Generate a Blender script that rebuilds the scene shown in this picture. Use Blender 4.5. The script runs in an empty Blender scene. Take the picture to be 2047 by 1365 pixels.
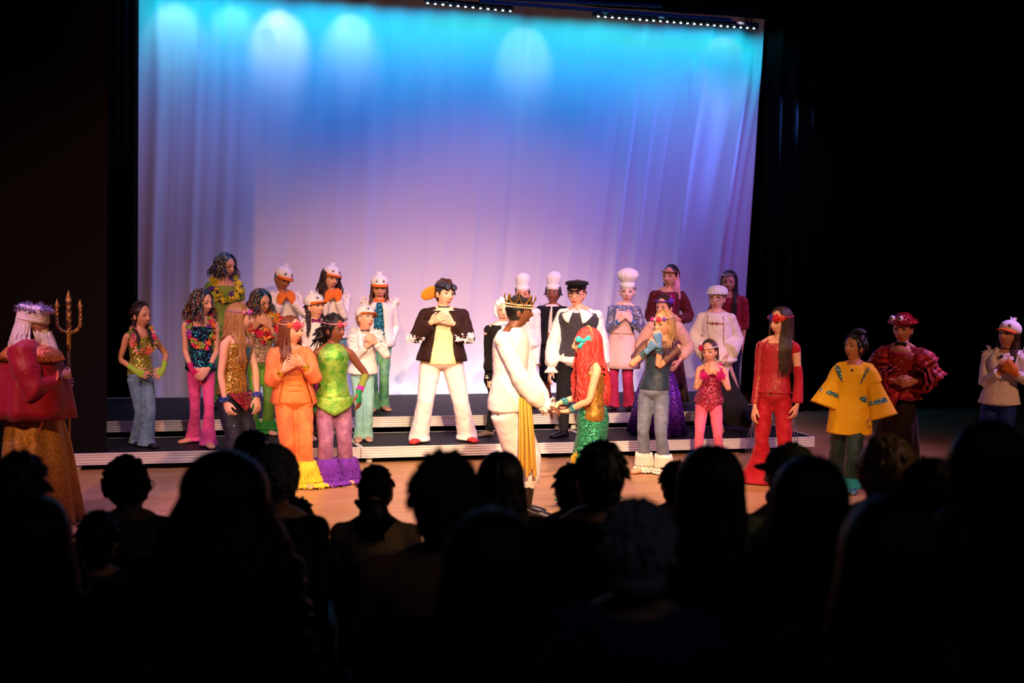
import bpy, math, random
import numpy as np
from math import sin, cos, pi, radians as R, sqrt, atan2, exp
from mathutils import Vector, Matrix, noise
rnd = random.Random(7)
S = bpy.context.scene
COL = S.collection
V = Vector

# ------------------------------------------------------------------ camera
IW, IH, FPX = 2047.0, 1365.0, 2866.0
YAW, PITCH, ROLL, CH = 0.3035, 0.0768, 0.0231, 2.2588
CAM = V((0, 0, CH))
fw = V((sin(YAW) * cos(PITCH), cos(YAW) * cos(PITCH), -sin(PITCH)))
r0 = V((cos(YAW), -sin(YAW), 0)); u0 = r0.cross(fw)
rt = r0 * cos(ROLL) + u0 * sin(ROLL); up = u0 * cos(ROLL) - r0 * sin(ROLL)
cd = bpy.data.cameras.new('camera'); cam = bpy.data.objects.new('camera', cd); COL.objects.link(cam)
cam.matrix_world = Matrix(((rt.x, up.x, -fw.x, 0), (rt.y, up.y, -fw.y, 0), (rt.z, up.z, -fw.z, CH), (0, 0, 0, 1)))
cd.sensor_width = 36; cd.lens = 36 * FPX / IW; cd.clip_start = 0.05; cd.clip_end = 100
cd.dof.use_dof = True; cd.dof.focus_distance = 13.2; cd.dof.aperture_fstop = 2.0
S.camera = cam
def ray(px, py): return fw + rt * ((px - IW / 2) / FPX) + up * ((IH / 2 - py) / FPX)
def on_z(px, py, z=0.0): d = ray(px, py); return CAM + d * ((z - CH) / d.z)
def on_Y(px, py, Y): d = ray(px, py); return CAM + d * (Y / d.y)
def at_D(px, py, D): return CAM + ray(px, py) * D

# ------------------------------------------------------------------ world, exposure, big lights
w = bpy.data.worlds.new('world'); S.world = w; w.use_nodes = True
w.node_tree.nodes['Background'].inputs[0].default_value = (0.5, 0.55, 1, 1)
w.node_tree.nodes['Background'].inputs[1].default_value = 0.0012
S.view_settings.view_transform = 'Standard'; S.view_settings.look = 'None'
S.view_settings.exposure = 0; S.view_settings.gamma = 1; S.view_settings.use_curve_mapping = False
try:
    S.cycles.max_bounces = 5; S.cycles.diffuse_bounces = 2; S.cycles.glossy_bounces = 2
    S.cycles.transparent_max_bounces = 8; S.cycles.sample_clamp_indirect = 3; S.cycles.sample_clamp_direct = 8
    S.cycles.use_denoising = True; S.cycles.use_adaptive_sampling = True
except Exception: pass

YC = 16.75           # backdrop cloth plane
def spot(name, loc, tgt, e, col, deg, blend=0.5, rad=0.1):
    l = bpy.data.lights.new(name, 'SPOT'); l.energy = e; l.color = col; l.spot_size = R(deg); l.spot_blend = blend
    l.shadow_soft_size = rad
    o = bpy.data.objects.new(name, l); COL.objects.link(o); o.location = loc
    o.rotation_euler = (V(tgt) - V(loc)).to_track_quat('-Z', 'Y').to_euler(); return o
def area(name, loc, tgt, e, col, sx, sy, spread=180):
    l = bpy.data.lights.new(name, 'AREA'); l.energy = e; l.color = col; l.shape = 'RECTANGLE'; l.size = sx; l.size_y = sy
    l.spread = R(spread)
    o = bpy.data.objects.new(name, l); COL.objects.link(o); o.location = loc
    o.rotation_euler = (V(tgt) - V(loc)).to_track_quat('-Z', 'Y').to_euler(); return o
# front-of-house keys: warm, hottest on the middle of the stage
spot('key_spot', (1.6, 1.5, 6.2), (4.2, 12.3, 0.2), 8200, (1, .62, .36), 31, 1, .08)
spot('centre_special', (2.2, 3.0, 6.4), (3.9, 12.6, 1.0), 3000, (1, .78, .60), 17, .8, .08)
spot('low_key', (-1.7, -1.0, 3.6), (4.5, 14.5, 1.55), 420, (1, .6, .5), 15.5, .5, .06)
spot('floor_wash', (3.9, 11.8, 7.4), (3.9, 11.0, 0), 1900, (1, .54, .42), 52, .8, .2)
spot('floor_violet', (-.6, 11.0, 7.0), (.1, 11.3, 0), 1300, (.42, .24, 1), 30, .9, .2)
spot('riser_front', (1.0, 7.5, 6.8), (3.4, 13.4, .2), 1700, (1, .68, .5), 50, 1, .1)
spot('left_warm', (-4.5, 4.5, 5.5), (1.2, 13.4, 0.8), 2600, (1, .44, .24), 32, .9, .08)
spot('right_warm', (9.0, 4.0, 5.5), (7.9, 11.9, 0.4), 1000, (1, .40, .2), 27, .9, .08)
spot('violet_side', (-2.5, 9.5, 5.5), (1.2, 11.6, 0.0), 700, (.6, .3, 1), 55, .7, .1)
spot('violet_side', (10.5, 10.5, 5.4), (6.2, 13.0, 0.5), 1100, (.6, .3, 1), 60, .7, .1)
spot('house_spill', (8.5, 1.8, 5.6), tuple(at_D(1670, 950, 5.6)), 260, (1, .66, .4), 17, 1, .2)
area('audience_fill', (2.5, -2.5, 7.0), (2.5, 4.5, 1.0), 9, (.6, .6, 1), 4, 2, 150)  # made-up weak fill that lifts the audience slightly out of black
# backdrop: pink wash low in the middle, blue wash above, cyan strips along the top
spot('pink_wash', (4.8, 9.5, 6.3), (4.7, YC, 0.4), 1200, (1, .40, .64), 43, 1, .15)
spot('purple_wash', (9.0, 11.5, 6.0), (7.7, YC, 1.9), 470, (.55, .18, 1), 46, 1, .15)
spot('mauve_wash', (1.9, 11.0, 6.2), (.9, YC, 1.6), 240, (.95, .38, .28), 46, 1, .15)
area('blue_wash', (4.7, YC - 1.3, 5.2), (4.7, YC, 3.0), 54, (0, .10, 1), 7.4, .25, 110)
area('cyan_wash', (4.7, YC - .36, 4.93), (4.7, YC, 4.2), 26, (.0, .85, 1), 7.9, .1, 110)
for i, (px, k, wv) in enumerate([(350, 1.0, .7), (465, .8, .55), (560, 1.4, 1), (700, 1.0, .8), (870, 1.1, .8), (1050, 1.1, .8), (1180, .4, .3), (1290, .8, .5), (1445, 1.9, .95)]):
    q = on_Y(px, 60, YC)
    spot('cyan_strip', (q.x, YC - .55, 4.92), (q.x, YC, 4.40), 13.0 * k, (.9 * wv * wv, .55 + .25 * wv, 1), 56, .8, .03)
# ground row on the floor behind the risers
area('ground_row', (5.0, YC - .22, .06), (5.0, YC + .12, .9), 6, (1, .85, .9), 2.6, .08, 150)
area('ground_row_blue', (4.6, YC - .22, .06), (4.6, YC + .15, .6), 5, (.1, .5, 1), 5.0, .08, 150)
spot('blue_side', (.1, YC - .30, 4.2), (2.6, YC, 3.0), 26, (.08, .22, 1), 70, 1, .05)
spot('blue_side', (9.4, YC - .35, 3.9), (6.0, YC, 2.8), 190, (.08, .24, 1), 70, 1, .05)

# ------------------------------------------------------------------ materials
def lin(c):
    if isinstance(c, str):
        c = [int(c[i:i + 2], 16) / 255 for i in (0, 2, 4)]
        c = [x / 12.92 if x <= .04045 else ((x + .055) / 1.055) ** 2.4 for x in c]
    return (c[0], c[1], c[2], 1)
MC = {}
def nm(kind, *a):
    key = (kind,) + a
    if key in MC: return MC[key], None, None, None
    m = bpy.data.materials.new(kind); m.use_nodes = True; MC[key] = m
    nt = m.node_tree; return m, nt, nt.nodes['Principled BSDF'], (lambda t: nt.nodes.new('ShaderNode' + t))
def bump(nt, N, b, src, st, dist=.01):
    bp = N('Bump'); bp.inputs['Strength'].default_value = st; bp.inputs['Distance'].default_value = dist
    nt.links.new(src, bp.inputs['Height']); nt.links.new(bp.outputs[0], b.inputs['Normal'])
def cloth(c, rough=.8, sheen=.2, var=.12, scale=12, bs=.25):
    m, nt, b, N = nm('fabric', c, rough, sheen, var, scale, bs)
    if nt is None: return m
    L = nt.links.new; tc = N('TexCoord'); n1 = N('TexNoise'); n1.inputs['Scale'].default_value = scale; n1.inputs['Detail'].default_value = 4
    L(tc.outputs['Object'], n1.inputs['Vector'])
    mx = N('Mix'); mx.data_type = 'RGBA'; k = lin(c)
    mx.inputs[6].default_value = tuple(x * (1 - var * 1.6) for x in k[:3]) + (1,); mx.inputs[7].default_value = tuple(min(1, x * (1 + var)) for x in k[:3]) + (1,)
    L(n1.outputs['Fac'], mx.inputs[0]); L(mx.outputs[2], b.inputs['Base Color'])
    b.inputs['Roughness'].default_value = rough; b.inputs['Sheen Weight'].default_value = sheen * .2; b.inputs['Specular IOR Level'].default_value = .2
    n2 = N('TexNoise'); n2.inputs['Scale'].default_value = 30; L(tc.outputs['Object'], n2.inputs['Vector']); bump(nt, N, b, n2.outputs['Fac'], bs, .01)
    return m
def plain(c, rough=.5, metal=0, spec=.5):
    m, nt, b, N = nm('surface', c, rough, metal, spec)
    if nt is None: return m
    L = nt.links.new; tc = N('TexCoord'); n1 = N('TexNoise'); n1.inputs['Scale'].default_value = 40
    L(tc.outputs['Object'], n1.inputs['Vector']); b.inputs['Base Color'].default_value = lin(c)
    mr = N('MapRange'); mr.inputs[3].default_value = max(0, rough - .08); mr.inputs[4].default_value = min(1, rough + .08)
    L(n1.outputs['Fac'], mr.inputs[0]); L(mr.outputs[0], b.inputs['Roughness'])
    b.inputs['Metallic'].default_value = metal; b.inputs['Specular IOR Level'].default_value = spec
    return m
def skin(c):
    m, nt, b, N = nm('skin', c)
    if nt is None: return m
    L = nt.links.new; tc = N('TexCoord'); n1 = N('TexNoise'); n1.inputs['Scale'].default_value = 25; L(tc.outputs['Object'], n1.inputs['Vector'])
    mx = N('Mix'); mx.data_type = 'RGBA'; k = lin(c); mx.inputs[6].default_value = (k[0] * .9, k[1] * .8, k[2] * .78, 1); mx.inputs[7].default_value = k
    L(n1.outputs['Fac'], mx.inputs[0]); L(mx.outputs[2], b.inputs['Base Color']); b.inputs['Roughness'].default_value = .5
    return m
def sequin(cols, scale=95, metal=.75, rough=.22, tilt=.9):
    m, nt, b, N = nm('sequins', tuple(cols), scale, metal, rough, tilt)
    if nt is None: return m
    L = nt.links.new; tc = N('TexCoord'); v = N('TexVoronoi'); v.inputs['Scale'].default_value = scale * 1.35; L(tc.outputs['Object'], v.inputs['Vector'])
    sp = N('SeparateColor'); L(v.outputs['Color'], sp.inputs[0])
    cr = N('ValToRGB'); cr.color_ramp.interpolation = 'CONSTANT'; el = cr.color_ramp.elements
    while len(el) < len(cols): el.new(1)
    for i, c in enumerate(cols): el[i].position = i / len(cols); el[i].color = lin(c)
    L(sp.outputs[0], cr.inputs[0]); L(cr.outputs[0], b.inputs['Base Color'])
    b.inputs['Metallic'].default_value = metal; b.inputs['Roughness'].default_value = rough
    g = N('NewGeometry'); s1 = N('VectorMath'); s1.operation = 'SUBTRACT'; s1.inputs[1].default_value = (.5, .5, .5); L(v.outputs['Color'], s1.inputs[0])
    s2 = N('VectorMath'); s2.operation = 'SCALE'; s2.inputs['Scale'].default_value = tilt; L(s1.outputs[0], s2.inputs[0])
    s3 = N('VectorMath'); s3.operation = 'ADD'; L(s2.outputs[0], s3.inputs[0]); L(g.outputs['Normal'], s3.inputs[1])
    s4 = N('VectorMath'); s4.operation = 'NORMALIZE'; L(s3.outputs[0], s4.inputs[0]); L(s4.outputs[0], b.inputs['Normal'])
    return m
def glitter(c, dots, scale=60, thr=.12, rough=.75):      # plain cloth sprinkled with bright sequins
    m, nt, b, N = nm('glitter_cloth', c, dots, scale, thr, rough)
    if nt is None: return m
    L = nt.links.new; tc = N('TexCoord'); v = N('TexVoronoi'); v.inputs['Scale'].default_value = scale; L(tc.outputs['Object'], v.inputs['Vector'])
    lt = N('Math'); lt.operation = 'LESS_THAN'; lt.inputs[1].default_value = thr; sp = N('SeparateColor'); L(v.outputs['Color'], sp.inputs[0]); L(sp.outputs[1], lt.inputs[0])
    l2 = N('Math'); l2.operation = 'LESS_THAN'; l2.inputs[1].default_value = .45; L(v.outputs['Distance'], l2.inputs[0])
    mu = N('Math'); mu.operation = 'MULTIPLY'; L(lt.outputs[0], mu.inputs[0]); L(l2.outputs[0], mu.inputs[1])
    mx = N('Mix'); mx.data_type = 'RGBA'; mx.inputs[6].default_value = lin(c); mx.inputs[7].default_value = lin(dots); L(mu.outputs[0], mx.inputs[0]); L(mx.outputs[2], b.inputs['Base Color'])
    L(mu.outputs[0], b.inputs['Metallic']); b.inputs['Roughness'].default_value = rough
    mr = N('MapRange'); mr.inputs[3].default_value = rough; mr.inputs[4].default_value = .25; L(mu.outputs[0], mr.inputs[0]); L(mr.outputs[0], b.inputs['Roughness'])
    return m
def mottled(c1, c2, scale=9, rough=.6, metal=.0, sheen=.5):
    m, nt, b, N = nm('mottled_velvet', c1, c2, scale, rough, metal)
    if nt is None: return m
    L = nt.links.new; tc = N('TexCoord'); n1 = N('TexNoise'); n1.inputs['Scale'].default_value = scale; n1.inputs['Detail'].default_value = 8; n1.inputs['Roughness'].default_value = .7
    L(tc.outputs['Object'], n1.inputs['Vector']); cr = N('ValToRGB'); cr.color_ramp.elements[0].position = .38; cr.color_ramp.elements[1].position = .62
    cr.color_ramp.elements[0].color = lin(c1); cr.color_ramp.elements[1].color = lin(c2); L(n1.outputs['Fac'], cr.inputs[0]); L(cr.outputs[0], b.inputs['Base Color'])
    b.inputs['Roughness'].default_value = rough; b.inputs['Metallic'].default_value = metal; b.inputs['Sheen Weight'].default_value = sheen * .2; bump(nt, N, b, n1.outputs['Fac'], .4, .015)
    return m
def hairm(c, rough=.42, c2=None):
    m, nt, b, N = nm('hair', c, rough, c2)
    if nt is None: return m
    L = nt.links.new; tc = N('TexCoord'); mp = N('Mapping'); mp.inputs['Scale'].default_value = (70, 70, 7); L(tc.outputs['Object'], mp.inputs[0])
    n1 = N('TexNoise'); n1.inputs['Scale'].default_value = 1.5; n1.inputs['Detail'].default_value = 3; L(mp.outputs[0], n1.inputs['Vector'])
    mx = N('Mix'); mx.data_type = 'RGBA'; k = lin(c); k2 = lin(c2) if c2 else tuple(x * 1.25 for x in k[:3]) + (1,)
    mx.inputs[6].default_value = tuple(x * .55 for x in k[:3]) + (1,); mx.inputs[7].default_value = k2
    L(n1.outputs['Fac'], mx.inputs[0]); L(mx.outputs[2], b.inputs['Base Color']); b.inputs['Roughness'].default_value = rough
    bump(nt, N, b, n1.outputs['Fac'], .5, .01); return m
def glass_m():
    m, nt, b, N = nm('lens_glass')
    if nt is None: return m
    b.inputs['Transmission Weight'].default_value = 1; b.inputs['Roughness'].default_value = .05; b.inputs['IOR'].default_value = 1.05; return m
def emit(c, e):
    m, nt, b, N = nm('lamp_glow', c, e)
    if nt is None: return m
    b.inputs['Emission Color'].default_value = lin(c); b.inputs['Emission Strength'].default_value = e; return m
def sheer(c, alpha=.6, rough=.8):
    m, nt, b, N = nm('tulle', c, alpha)
    if nt is None: return m
    b.inputs['Base Color'].default_value = lin(c); b.inputs['Roughness'].default_value = rough
    L = nt.links.new; tc = N('TexCoord'); n1 = N('TexNoise'); n1.inputs['Scale'].default_value = 45; L(tc.outputs['Object'], n1.inputs['Vector'])
    mr = N('MapRange'); mr.inputs[3].default_value = alpha - .15; mr.inputs[4].default_value = min(1, alpha + .15); L(n1.outputs['Fac'], mr.inputs[0]); L(mr.outputs[0], b.inputs['Alpha']); return m

# ------------------------------------------------------------------ mesh tools
class MB:
    def __init__(s): s.v = []; s.f = []; s.m = []; s.c = 0
    def add(s, vs, fs):
        o = len(s.v); s.v += [tuple(p) for p in vs]; s.f += [tuple(i + o for i in f) for f in fs]; s.m += [s.c] * len(fs)
    def box(s, x0, x1, y0, y1, z0, z1):
        s.add([(x, y, z) for x in (x0, x1) for y in (y0, y1) for z in (z0, z1)],
              [(0, 1, 3, 2), (4, 6, 7, 5), (0, 4, 5, 1), (2, 3, 7, 6), (0, 2, 6, 4), (1, 5, 7, 3)])
    def rings(s, Rg, n=14, caps=True, rc=.35):
        Rg = [(V(c), V(a), V(b)) for c, a, b in Rg]
        if caps:
            def cap(r, q):
                d = (r[0] - q[0]); 
                if d.length < 1e-6: d = V((0, 0, 1))
                d.normalize(); k = min(r[1].length, r[2].length) * rc
                return [(r[0] + d * k * .7, r[1] * .72, r[2] * .72)], r[0] + d * k
            a1, p1 = cap(Rg[0], Rg[1]); a2, p2 = cap(Rg[-1], Rg[-2]); Rg = a1 + Rg + a2
        vs = []
        for c, a, b in Rg:
            for i in range(n):
                t = 2 * pi * i / n; vs.append(c + a * cos(t) + b * sin(t))
        m = len(Rg); fs = [(j * n + i, j * n + (i + 1) % n, (j + 1) * n + (i + 1) % n, (j + 1) * n + i) for j in range(m - 1) for i in range(n)]
        if caps:
            vs += [p1, p2]; k = m * n
            fs += [(k, (i + 1) % n, i) for i in range(n)] + [(k + 1, (m - 1) * n + i, (m - 1) * n + (i + 1) % n) for i in range(n)]
        s.add(vs, fs)
    def tube(s, pts, rad, ref=None, n=8, caps=True, rc=.8):
        pts = [V(p) for p in pts]; Rg = []; N = len(pts)
        if not isinstance(rad, (list, tuple)): rad = [rad] * N
        ref = V(ref) if ref is not None else V((.31, .17, .93)); A = None
        for i, p in enumerate(pts):
            T = (pts[min(i + 1, N - 1)] - pts[max(i - 1, 0)])
            T = T.normalized() if T.length > 1e-7 else V((0, 0, 1))
            A = (ref if A is None else A); A = A - T * A.dot(T)
            if A.length < 1e-4: A = T.orthogonal()
            A.normalize(); B = T.cross(A); r = rad[i]; ra, rb = r if isinstance(r, (tuple, list)) else (r, r)
            Rg.append((p, A * ra, B * rb))
        s.rings(Rg, n, caps, rc)
    def ell(s, c, r, n=12, m=8, M=None):
        c = V(c); r = (r, r, r) if not isinstance(r, (tuple, list)) else r; vs = []; 
        for j in range(1, m):
            ph = pi * j / m
            for i in range(n):
                t = 2 * pi * i / n; p = V((r[0] * sin(ph) * cos(t), r[1] * sin(ph) * sin(t), r[2] * cos(ph)))
                vs.append(c + (M @ p if M else p))
        a = V((0, 0, r[2])); vs += [c + (M @ a if M else a), c - (M @ a if M else a)]; k = (m - 1) * n
        fs = [(j * n + i, (j + 1) * n + i, (j + 1) * n + (i + 1) % n, j * n + (i + 1) % n) for j in range(m - 2) for i in range(n)]
        fs += [(k, i, (i + 1) % n) for i in range(n)] + [(k + 1, (m - 2) * n + (i + 1) % n, (m - 2) * n + i) for i in range(n)]
        s.add(vs, fs)
    def disc(s, c, nrm, r, n=12, th=.004):
        c = V(c); nrm = V(nrm).normalized(); s.tube([c, c + nrm * th], [r, r], n=n, rc=.02)
    def xf(s, M, k0=0):
        for i in range(k0, len(s.v)): s.v[i] = tuple(M @ V(s.v[i]))
    def build(s, name, mats, parent=None, vox=0, sm=0, wr=0, wsc=.12, label=None, smooth=True, sub=0):
        me = bpy.data.meshes.new(name); me.from_pydata(s.v, [], s.f)
        mats = mats if isinstance(mats, (list, tuple)) else [mats]
        for x in mats: me.materials.append(x)
        if len(mats) > 1: me.polygons.foreach_set('material_index', s.m)
        me.polygons.foreach_set('use_smooth', [smooth] * len(s.f)); me.update()
        o = bpy.data.objects.new(name, me); COL.objects.link(o)
        if parent: o.parent = parent
        if vox:
            md = o.modifiers.new('m', 'REMESH'); md.mode = 'VOXEL'; md.voxel_size = vox; md.use_smooth_shade = True
        if sm: md = o.modifiers.new('s', 'SMOOTH'); md.iterations = sm; md.factor = .5
        if wr:
            md = o.modifiers.new('d', 'DISPLACE'); md.texture = wtex(wsc); md.strength = wr; md.mid_level = .5; md.texture_coords = 'LOCAL'
        if label: o['label'] = label
        return o
WT = {}
def wtex(sc):
    if sc not in WT:
        t = bpy.data.textures.new('wrinkle', 'CLOUDS'); t.noise_scale = sc; t.noise_depth = 2; WT[sc] = t
    return WT[sc]
def tag(o, label, cat, group=None, kind=None):
    o['label'] = label; o['category'] = cat
    if group: o['group'] = group
    if kind: o['kind'] = kind
def struct(o): o['kind'] = 'structure'; return o
def lerp(a, b, t): return a + (b - a) * t

# ------------------------------------------------------------------ setting
Y1, TR, D2, HP, X0 = 13.423, .96, 1.94, .16, .278
m, nt, b, N = nm('floor_boards'); L = nt.links.new
tc = N('TexCoord'); mp = N('Mapping'); mp.inputs['Scale'].default_value = (1, 1, 1); L(tc.outputs['Object'], mp.inputs[0])
bk = N('TexBrick'); bk.inputs['Scale'].default_value = 1; bk.inputs['Brick Width'].default_value = 1.6; bk.inputs['Row Height'].default_value = .075; bk.inputs['Mortar Size'].default_value = .0016
bk.inputs['Color1'].default_value = lin('c89a66'); bk.inputs['Color2'].default_value = lin('b88652'); bk.inputs['Mortar'].default_value = lin('7a4f2e'); L(mp.outputs[0], bk.inputs['Vector'])
n1 = N('TexNoise'); n1.inputs['Scale'].default_value = 3; n1.inputs['Detail'].default_value = 6; m2 = N('Mapping'); m2.inputs['Scale'].default_value = (.8, 14, 1); L(tc.outputs['Object'], m2.inputs[0]); L(m2.outputs[0], n1.inputs['Vector'])
mx = N('Mix'); mx.data_type = 'RGBA'; mx.blend_type = 'MULTIPLY'; mx.inputs[0].default_value = .45; L(bk.outputs[0], mx.inputs[6]); L(n1.outputs['Fac'], mx.inputs[7]); L(mx.outputs[2], b.inputs['Base Color'])
b.inputs['Roughness'].default_value = .38; FLOORM = m
f_ = MB(); f_.box(-9, 18, 7.4, 19, -.1, 0); struct(f_.build('floor', FLOORM, smooth=False))
BLK = cloth('030303', .98, .0, .2); DARK = plain('0b090a', .8, 0, .2)
# tiers of the house
TIERS = [(6.15, 7.4, -.12), (5.0, 6.15, 0.0), (3.9, 5.0, .2), (2.6, 3.9, .42), (-3.5, 2.6, .62)]
t_ = MB()
for a_, b_, z_ in TIERS: t_.box(-6, 12, a_, b_, -.6, z_)
struct(t_.build('floor', DARK, smooth=False))
wl = MB(); p = on_Y(213, 900, 13.6); wl.box(-8, p.x, 13.55, 13.75, 0, 7)
struct(wl.build('wall_left', cloth('080403', .95, 0, .3), smooth=False))
wb = MB(); wb.box(-9, 18, 18.6, 18.8, 0, 8); struct(wb.build('wall_back', BLK, smooth=False))
ce = MB(); ce.box(-9, 18, -3.6, 19, 8, 8.2); struct(ce.build('ceiling', DARK, smooth=False))
wq = MB(); wq.box(14.5, 14.7, -3.5, 18.8, 0, 8); struct(wq.build('wall_right', DARK, smooth=False))
wq = MB(); wq.box(-8.2, -8, -3.5, 18.8, 0, 8); struct(wq.build('wall_left', DARK, smooth=False))
wq = MB(); wq.box(-8.2, 14.7, -3.7, -3.5, 0, 8); struct(wq.build('wall_rear', DARK, smooth=False))
def drape(name, xa, xb, y, z0, z1, mat, folds, amp, label, cat, sk=0, yb=None):
    M = MB(); n = 160; vs = []
    for side in (0, 1):
        for j in range(2):
            for i in range(n + 1):
                t = i / n; x = lerp(xa, xb, t); yy = lerp(y, yb if yb is not None else y, t) + amp * sin(2 * pi * folds * t + 1.3 * sin(9 * t)) + side * .02
                vs.append((x + (sk * t if j == 0 else 0), yy, (z0, z1)[j]))
    q = n + 1; fs = [(i, i + 1, q + i + 1, q + i) for i in range(n)] + [(2 * q + i + 1, 2 * q + i, 3 * q + i, 3 * q + i + 1) for i in range(n)]
    fs += [(i, 2 * q + i, 2 * q + i + 1, i + 1) for i in range(n)] + [(0, q, 3 * q, 2 * q), (n, 2 * q + n, 3 * q + n, q + n)]
    M.add(vs, fs); o = M.build(name, mat); tag(o, label, cat); return o
drape('stage_curtain', on_Y(213, 500, 14.9).x - .35, on_Y(276, 500, 16.5).x, 16.44, 0, 7, BLK, 7, .03, 'black side curtain hanging at the left edge of the backdrop', 'curtain', yb=16.5)
drape('stage_curtain', on_Y(1532, 400, 16.55).x, 14.0, 16.65, 0, 7, BLK, 22, .06, 'black side curtain hanging right of the lit backdrop', 'curtain')
drape('border_curtain', -1.2, 10.5, YC - .42, 4.96, 7.2, BLK, 10, .03, 'black border curtain across the top of the backdrop', 'curtain')
# backdrop cloth with hanging folds
m, nt, b, N = nm('scrim_cloth'); L = nt.links.new
b.inputs['Base Color'].default_value = (.8, .79, .8, 1); b.inputs['Roughness'].default_value = .95; b.inputs['Specular IOR Level'].default_value = .1
tc = N('TexCoord'); wv = N('TexNoise'); wv.inputs['Scale'].default_value = 160; L(tc.outputs['Object'], wv.inputs['Vector']); bump(nt, N, b, wv.outputs['Fac'], .05, .004)
M = MB(); nx, nz = 420, 40; vs = []; fs = []
xl = on_Y(268, 400, YC).x; xrt = on_Y(1528, 60, YC).x; xrb = on_Y(1478, 790, YC).x; zb = 0.02; ztop = 5.35
zr1 = on_Y(1528, 60, YC).z; zr0 = on_Y(1478, 790, YC).z
folds = [(rnd.uniform(0, 1), rnd.uniform(.004, .012), rnd.uniform(-.012, .012)) for _ in range(60)]
sharp = [(.765, .006, .022), (.80, .005, .02), (.875, .006, .028), (.955, .008, .03), (.975, .006, .02), (.03, .008, .03), (.085, .006, .02), (.13, .01, .02), (.19, .01, .012), (.345, .012, .01), (.62, .01, .01)]
for j in range(nz + 1):
    z = lerp(zb, ztop, j / nz)
    xr = lerp(xrb, xrt, (z - zr0) / (zr1 - zr0))
    for i in range(nx + 1):
        t = i / nx; x = lerp(xl, xr, t); tt = t + .004 * sin(z * 1.1 + t * 5) - .012 * (z - 2.5) * min(1, max(0, (t - .35) * 3))
        y = YC + .018 * sin(2 * pi * 5.3 * tt + .7) + .008 * sin(2 * pi * 23 * tt)
        for c, s_, a_ in folds: y += a_ * exp(-((tt - c) / s_) ** 2)
        for c, s_, a_ in sharp: y -= 1.9 * a_ * (exp(-((tt - c) / s_) ** 2)) * (1.1 - .1 * z)
        if t > .93 and z > 4.2: y -= .25 * (t - .93) / .07 * (z - 4.2) * sin((t - .93) * 90)
        dx, dz = x - on_Y(1381, 150, YC).x, z - on_Y(1381, 150, YC).z
        y -= .05 * exp(-(dx / .035) ** 2 - ((dz) / .05) ** 2) + .02 * exp(-(dx / .03) ** 2) * (exp(-((dz + .2) / .25) ** 2))
        vs.append((x, y, z))
fs = [(j * (nx + 1) + i, j * (nx + 1) + i + 1, (j + 1) * (nx + 1) + i + 1, (j + 1) * (nx + 1) + i) for j in range(nz) for i in range(nx)]
M.add(vs, fs); o = M.build('backdrop_cloth', m); sd = o.modifiers.new('t', 'SOLIDIFY'); sd.thickness = .004; sd.offset = -1
tag(o, 'pale full-height backdrop cloth lit cyan at the top and pink below', 'backdrop')
# LED battens
for (pa, pb, n, lab) in (((855, 6.5), (1020, 22.4), 12, 'shorter row of white lamps above the middle of the backdrop'), ((1196, 33), (1507, 57), 24, 'longer row of white lamps above the right half of the backdrop')):
    YL = YC - .5; A = on_Y(*pa, YL); B = on_Y(*pb, YL)
    r_ = MB(); d = (B - A); A1 = A - d * .03; B1 = B + d * .03
    r_.tube([A1 + V((0, .02, .035)), B1 + V((0, .02, .035))], (.03, .04), ref=(0, 0, 1), n=4, rc=.02)
    root = r_.build('light_batten', DARK, smooth=False); tag(root, lab, 'stage light')
    for t_ in (.04, .96):
        h_ = MB(); p_ = lerp(A1, B1, t_) + V((0, .02, .05)); h_.tube([p_, (p_.x, p_.y, 8.05)], .006, n=6); h_.build('hanger', DARK, root)
    for i in range(n):
        l_ = MB(); c = A + d * (i / (n - 1)); l_.ell(c, (.015, .012, .008), 8, 5); l_.build('lamp', emit('c8f4ff', 9 if i % 2 == 0 else 5), root)
# pipes faintly seen overhead
for k, (pa, pb, Y) in enumerate((((880, -8), (1320, 12), 16.2), ((960, 3), (1460, 40), 16.15))):
    q = MB(); q.tube([on_Y(*pa, Y), on_Y(*pb, Y)], .024, n=8)
    o = q.build('lighting_pipe', plain('2a2026', .6, .3)); tag(o, ('higher' if k == 0 else 'lower') + ' dark pipe hung above the top right of the backdrop', 'pipe')
# platforms
ALU = plain('ded8d0', .45, .12)
DECK = plain('0c0b10', .6, 0, .35)
def platform(x0, x1, y0, y1, top, legs_h, label):
    M = MB(); M.box(x0 + .012, x1 - .012, y0 + .012, y1 - .012, top - .02, top); deck = M.build('stage_platform', DECK, smooth=False)
    tag(deck, label, 'platform', None)
    F = MB(); z1 = top + .002; z0 = top - .105
    F.box(x0, x1, y0, y0 + .012, z1 - .014, z1); F.box(x0, x1, y0 + .01, y0 + .03, z0, z1 - .01)
    for q in (.03, .055, .08): F.box(x0, x1, y0 + .002, y0 + .012, z1 - q - .006, z1 - q + .006)
    F.box(x0, x1, y0, y0 + .02, z0, z0 + .012)
    F.box(x0, x0 + .02, y0 + .02, y1, z0, z1); F.box(x1 - .02, x1, y0 + .02, y1, z0, z1); F.box(x0, x1, y1 - .02, y1, z0, z1)
    F.build('frame', ALU, deck, smooth=False)
    K = MB(); K.box(x0 + .03, x1 - .03, y0 + .16, y0 + .17, 0, z0); K.box(x0 + .03, x1 - .03, y1 - .05, y1 - .04, 0, z0); K.build('light_block', BLK, deck, smooth=False)  # added black panels that block ground-row light and keep the under-deck gap dark
    for xx in (x0 + .09, x1 - .09):
        for yy in (y0 + .08, y1 - .08):
            g = MB(); g.tube([(xx, yy, 0), (xx, yy, z0 + .005)], .032, n=12, rc=.05); g.build('leg', ALU, deck)
nmz = ('left', 'middle', 'right')
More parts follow.
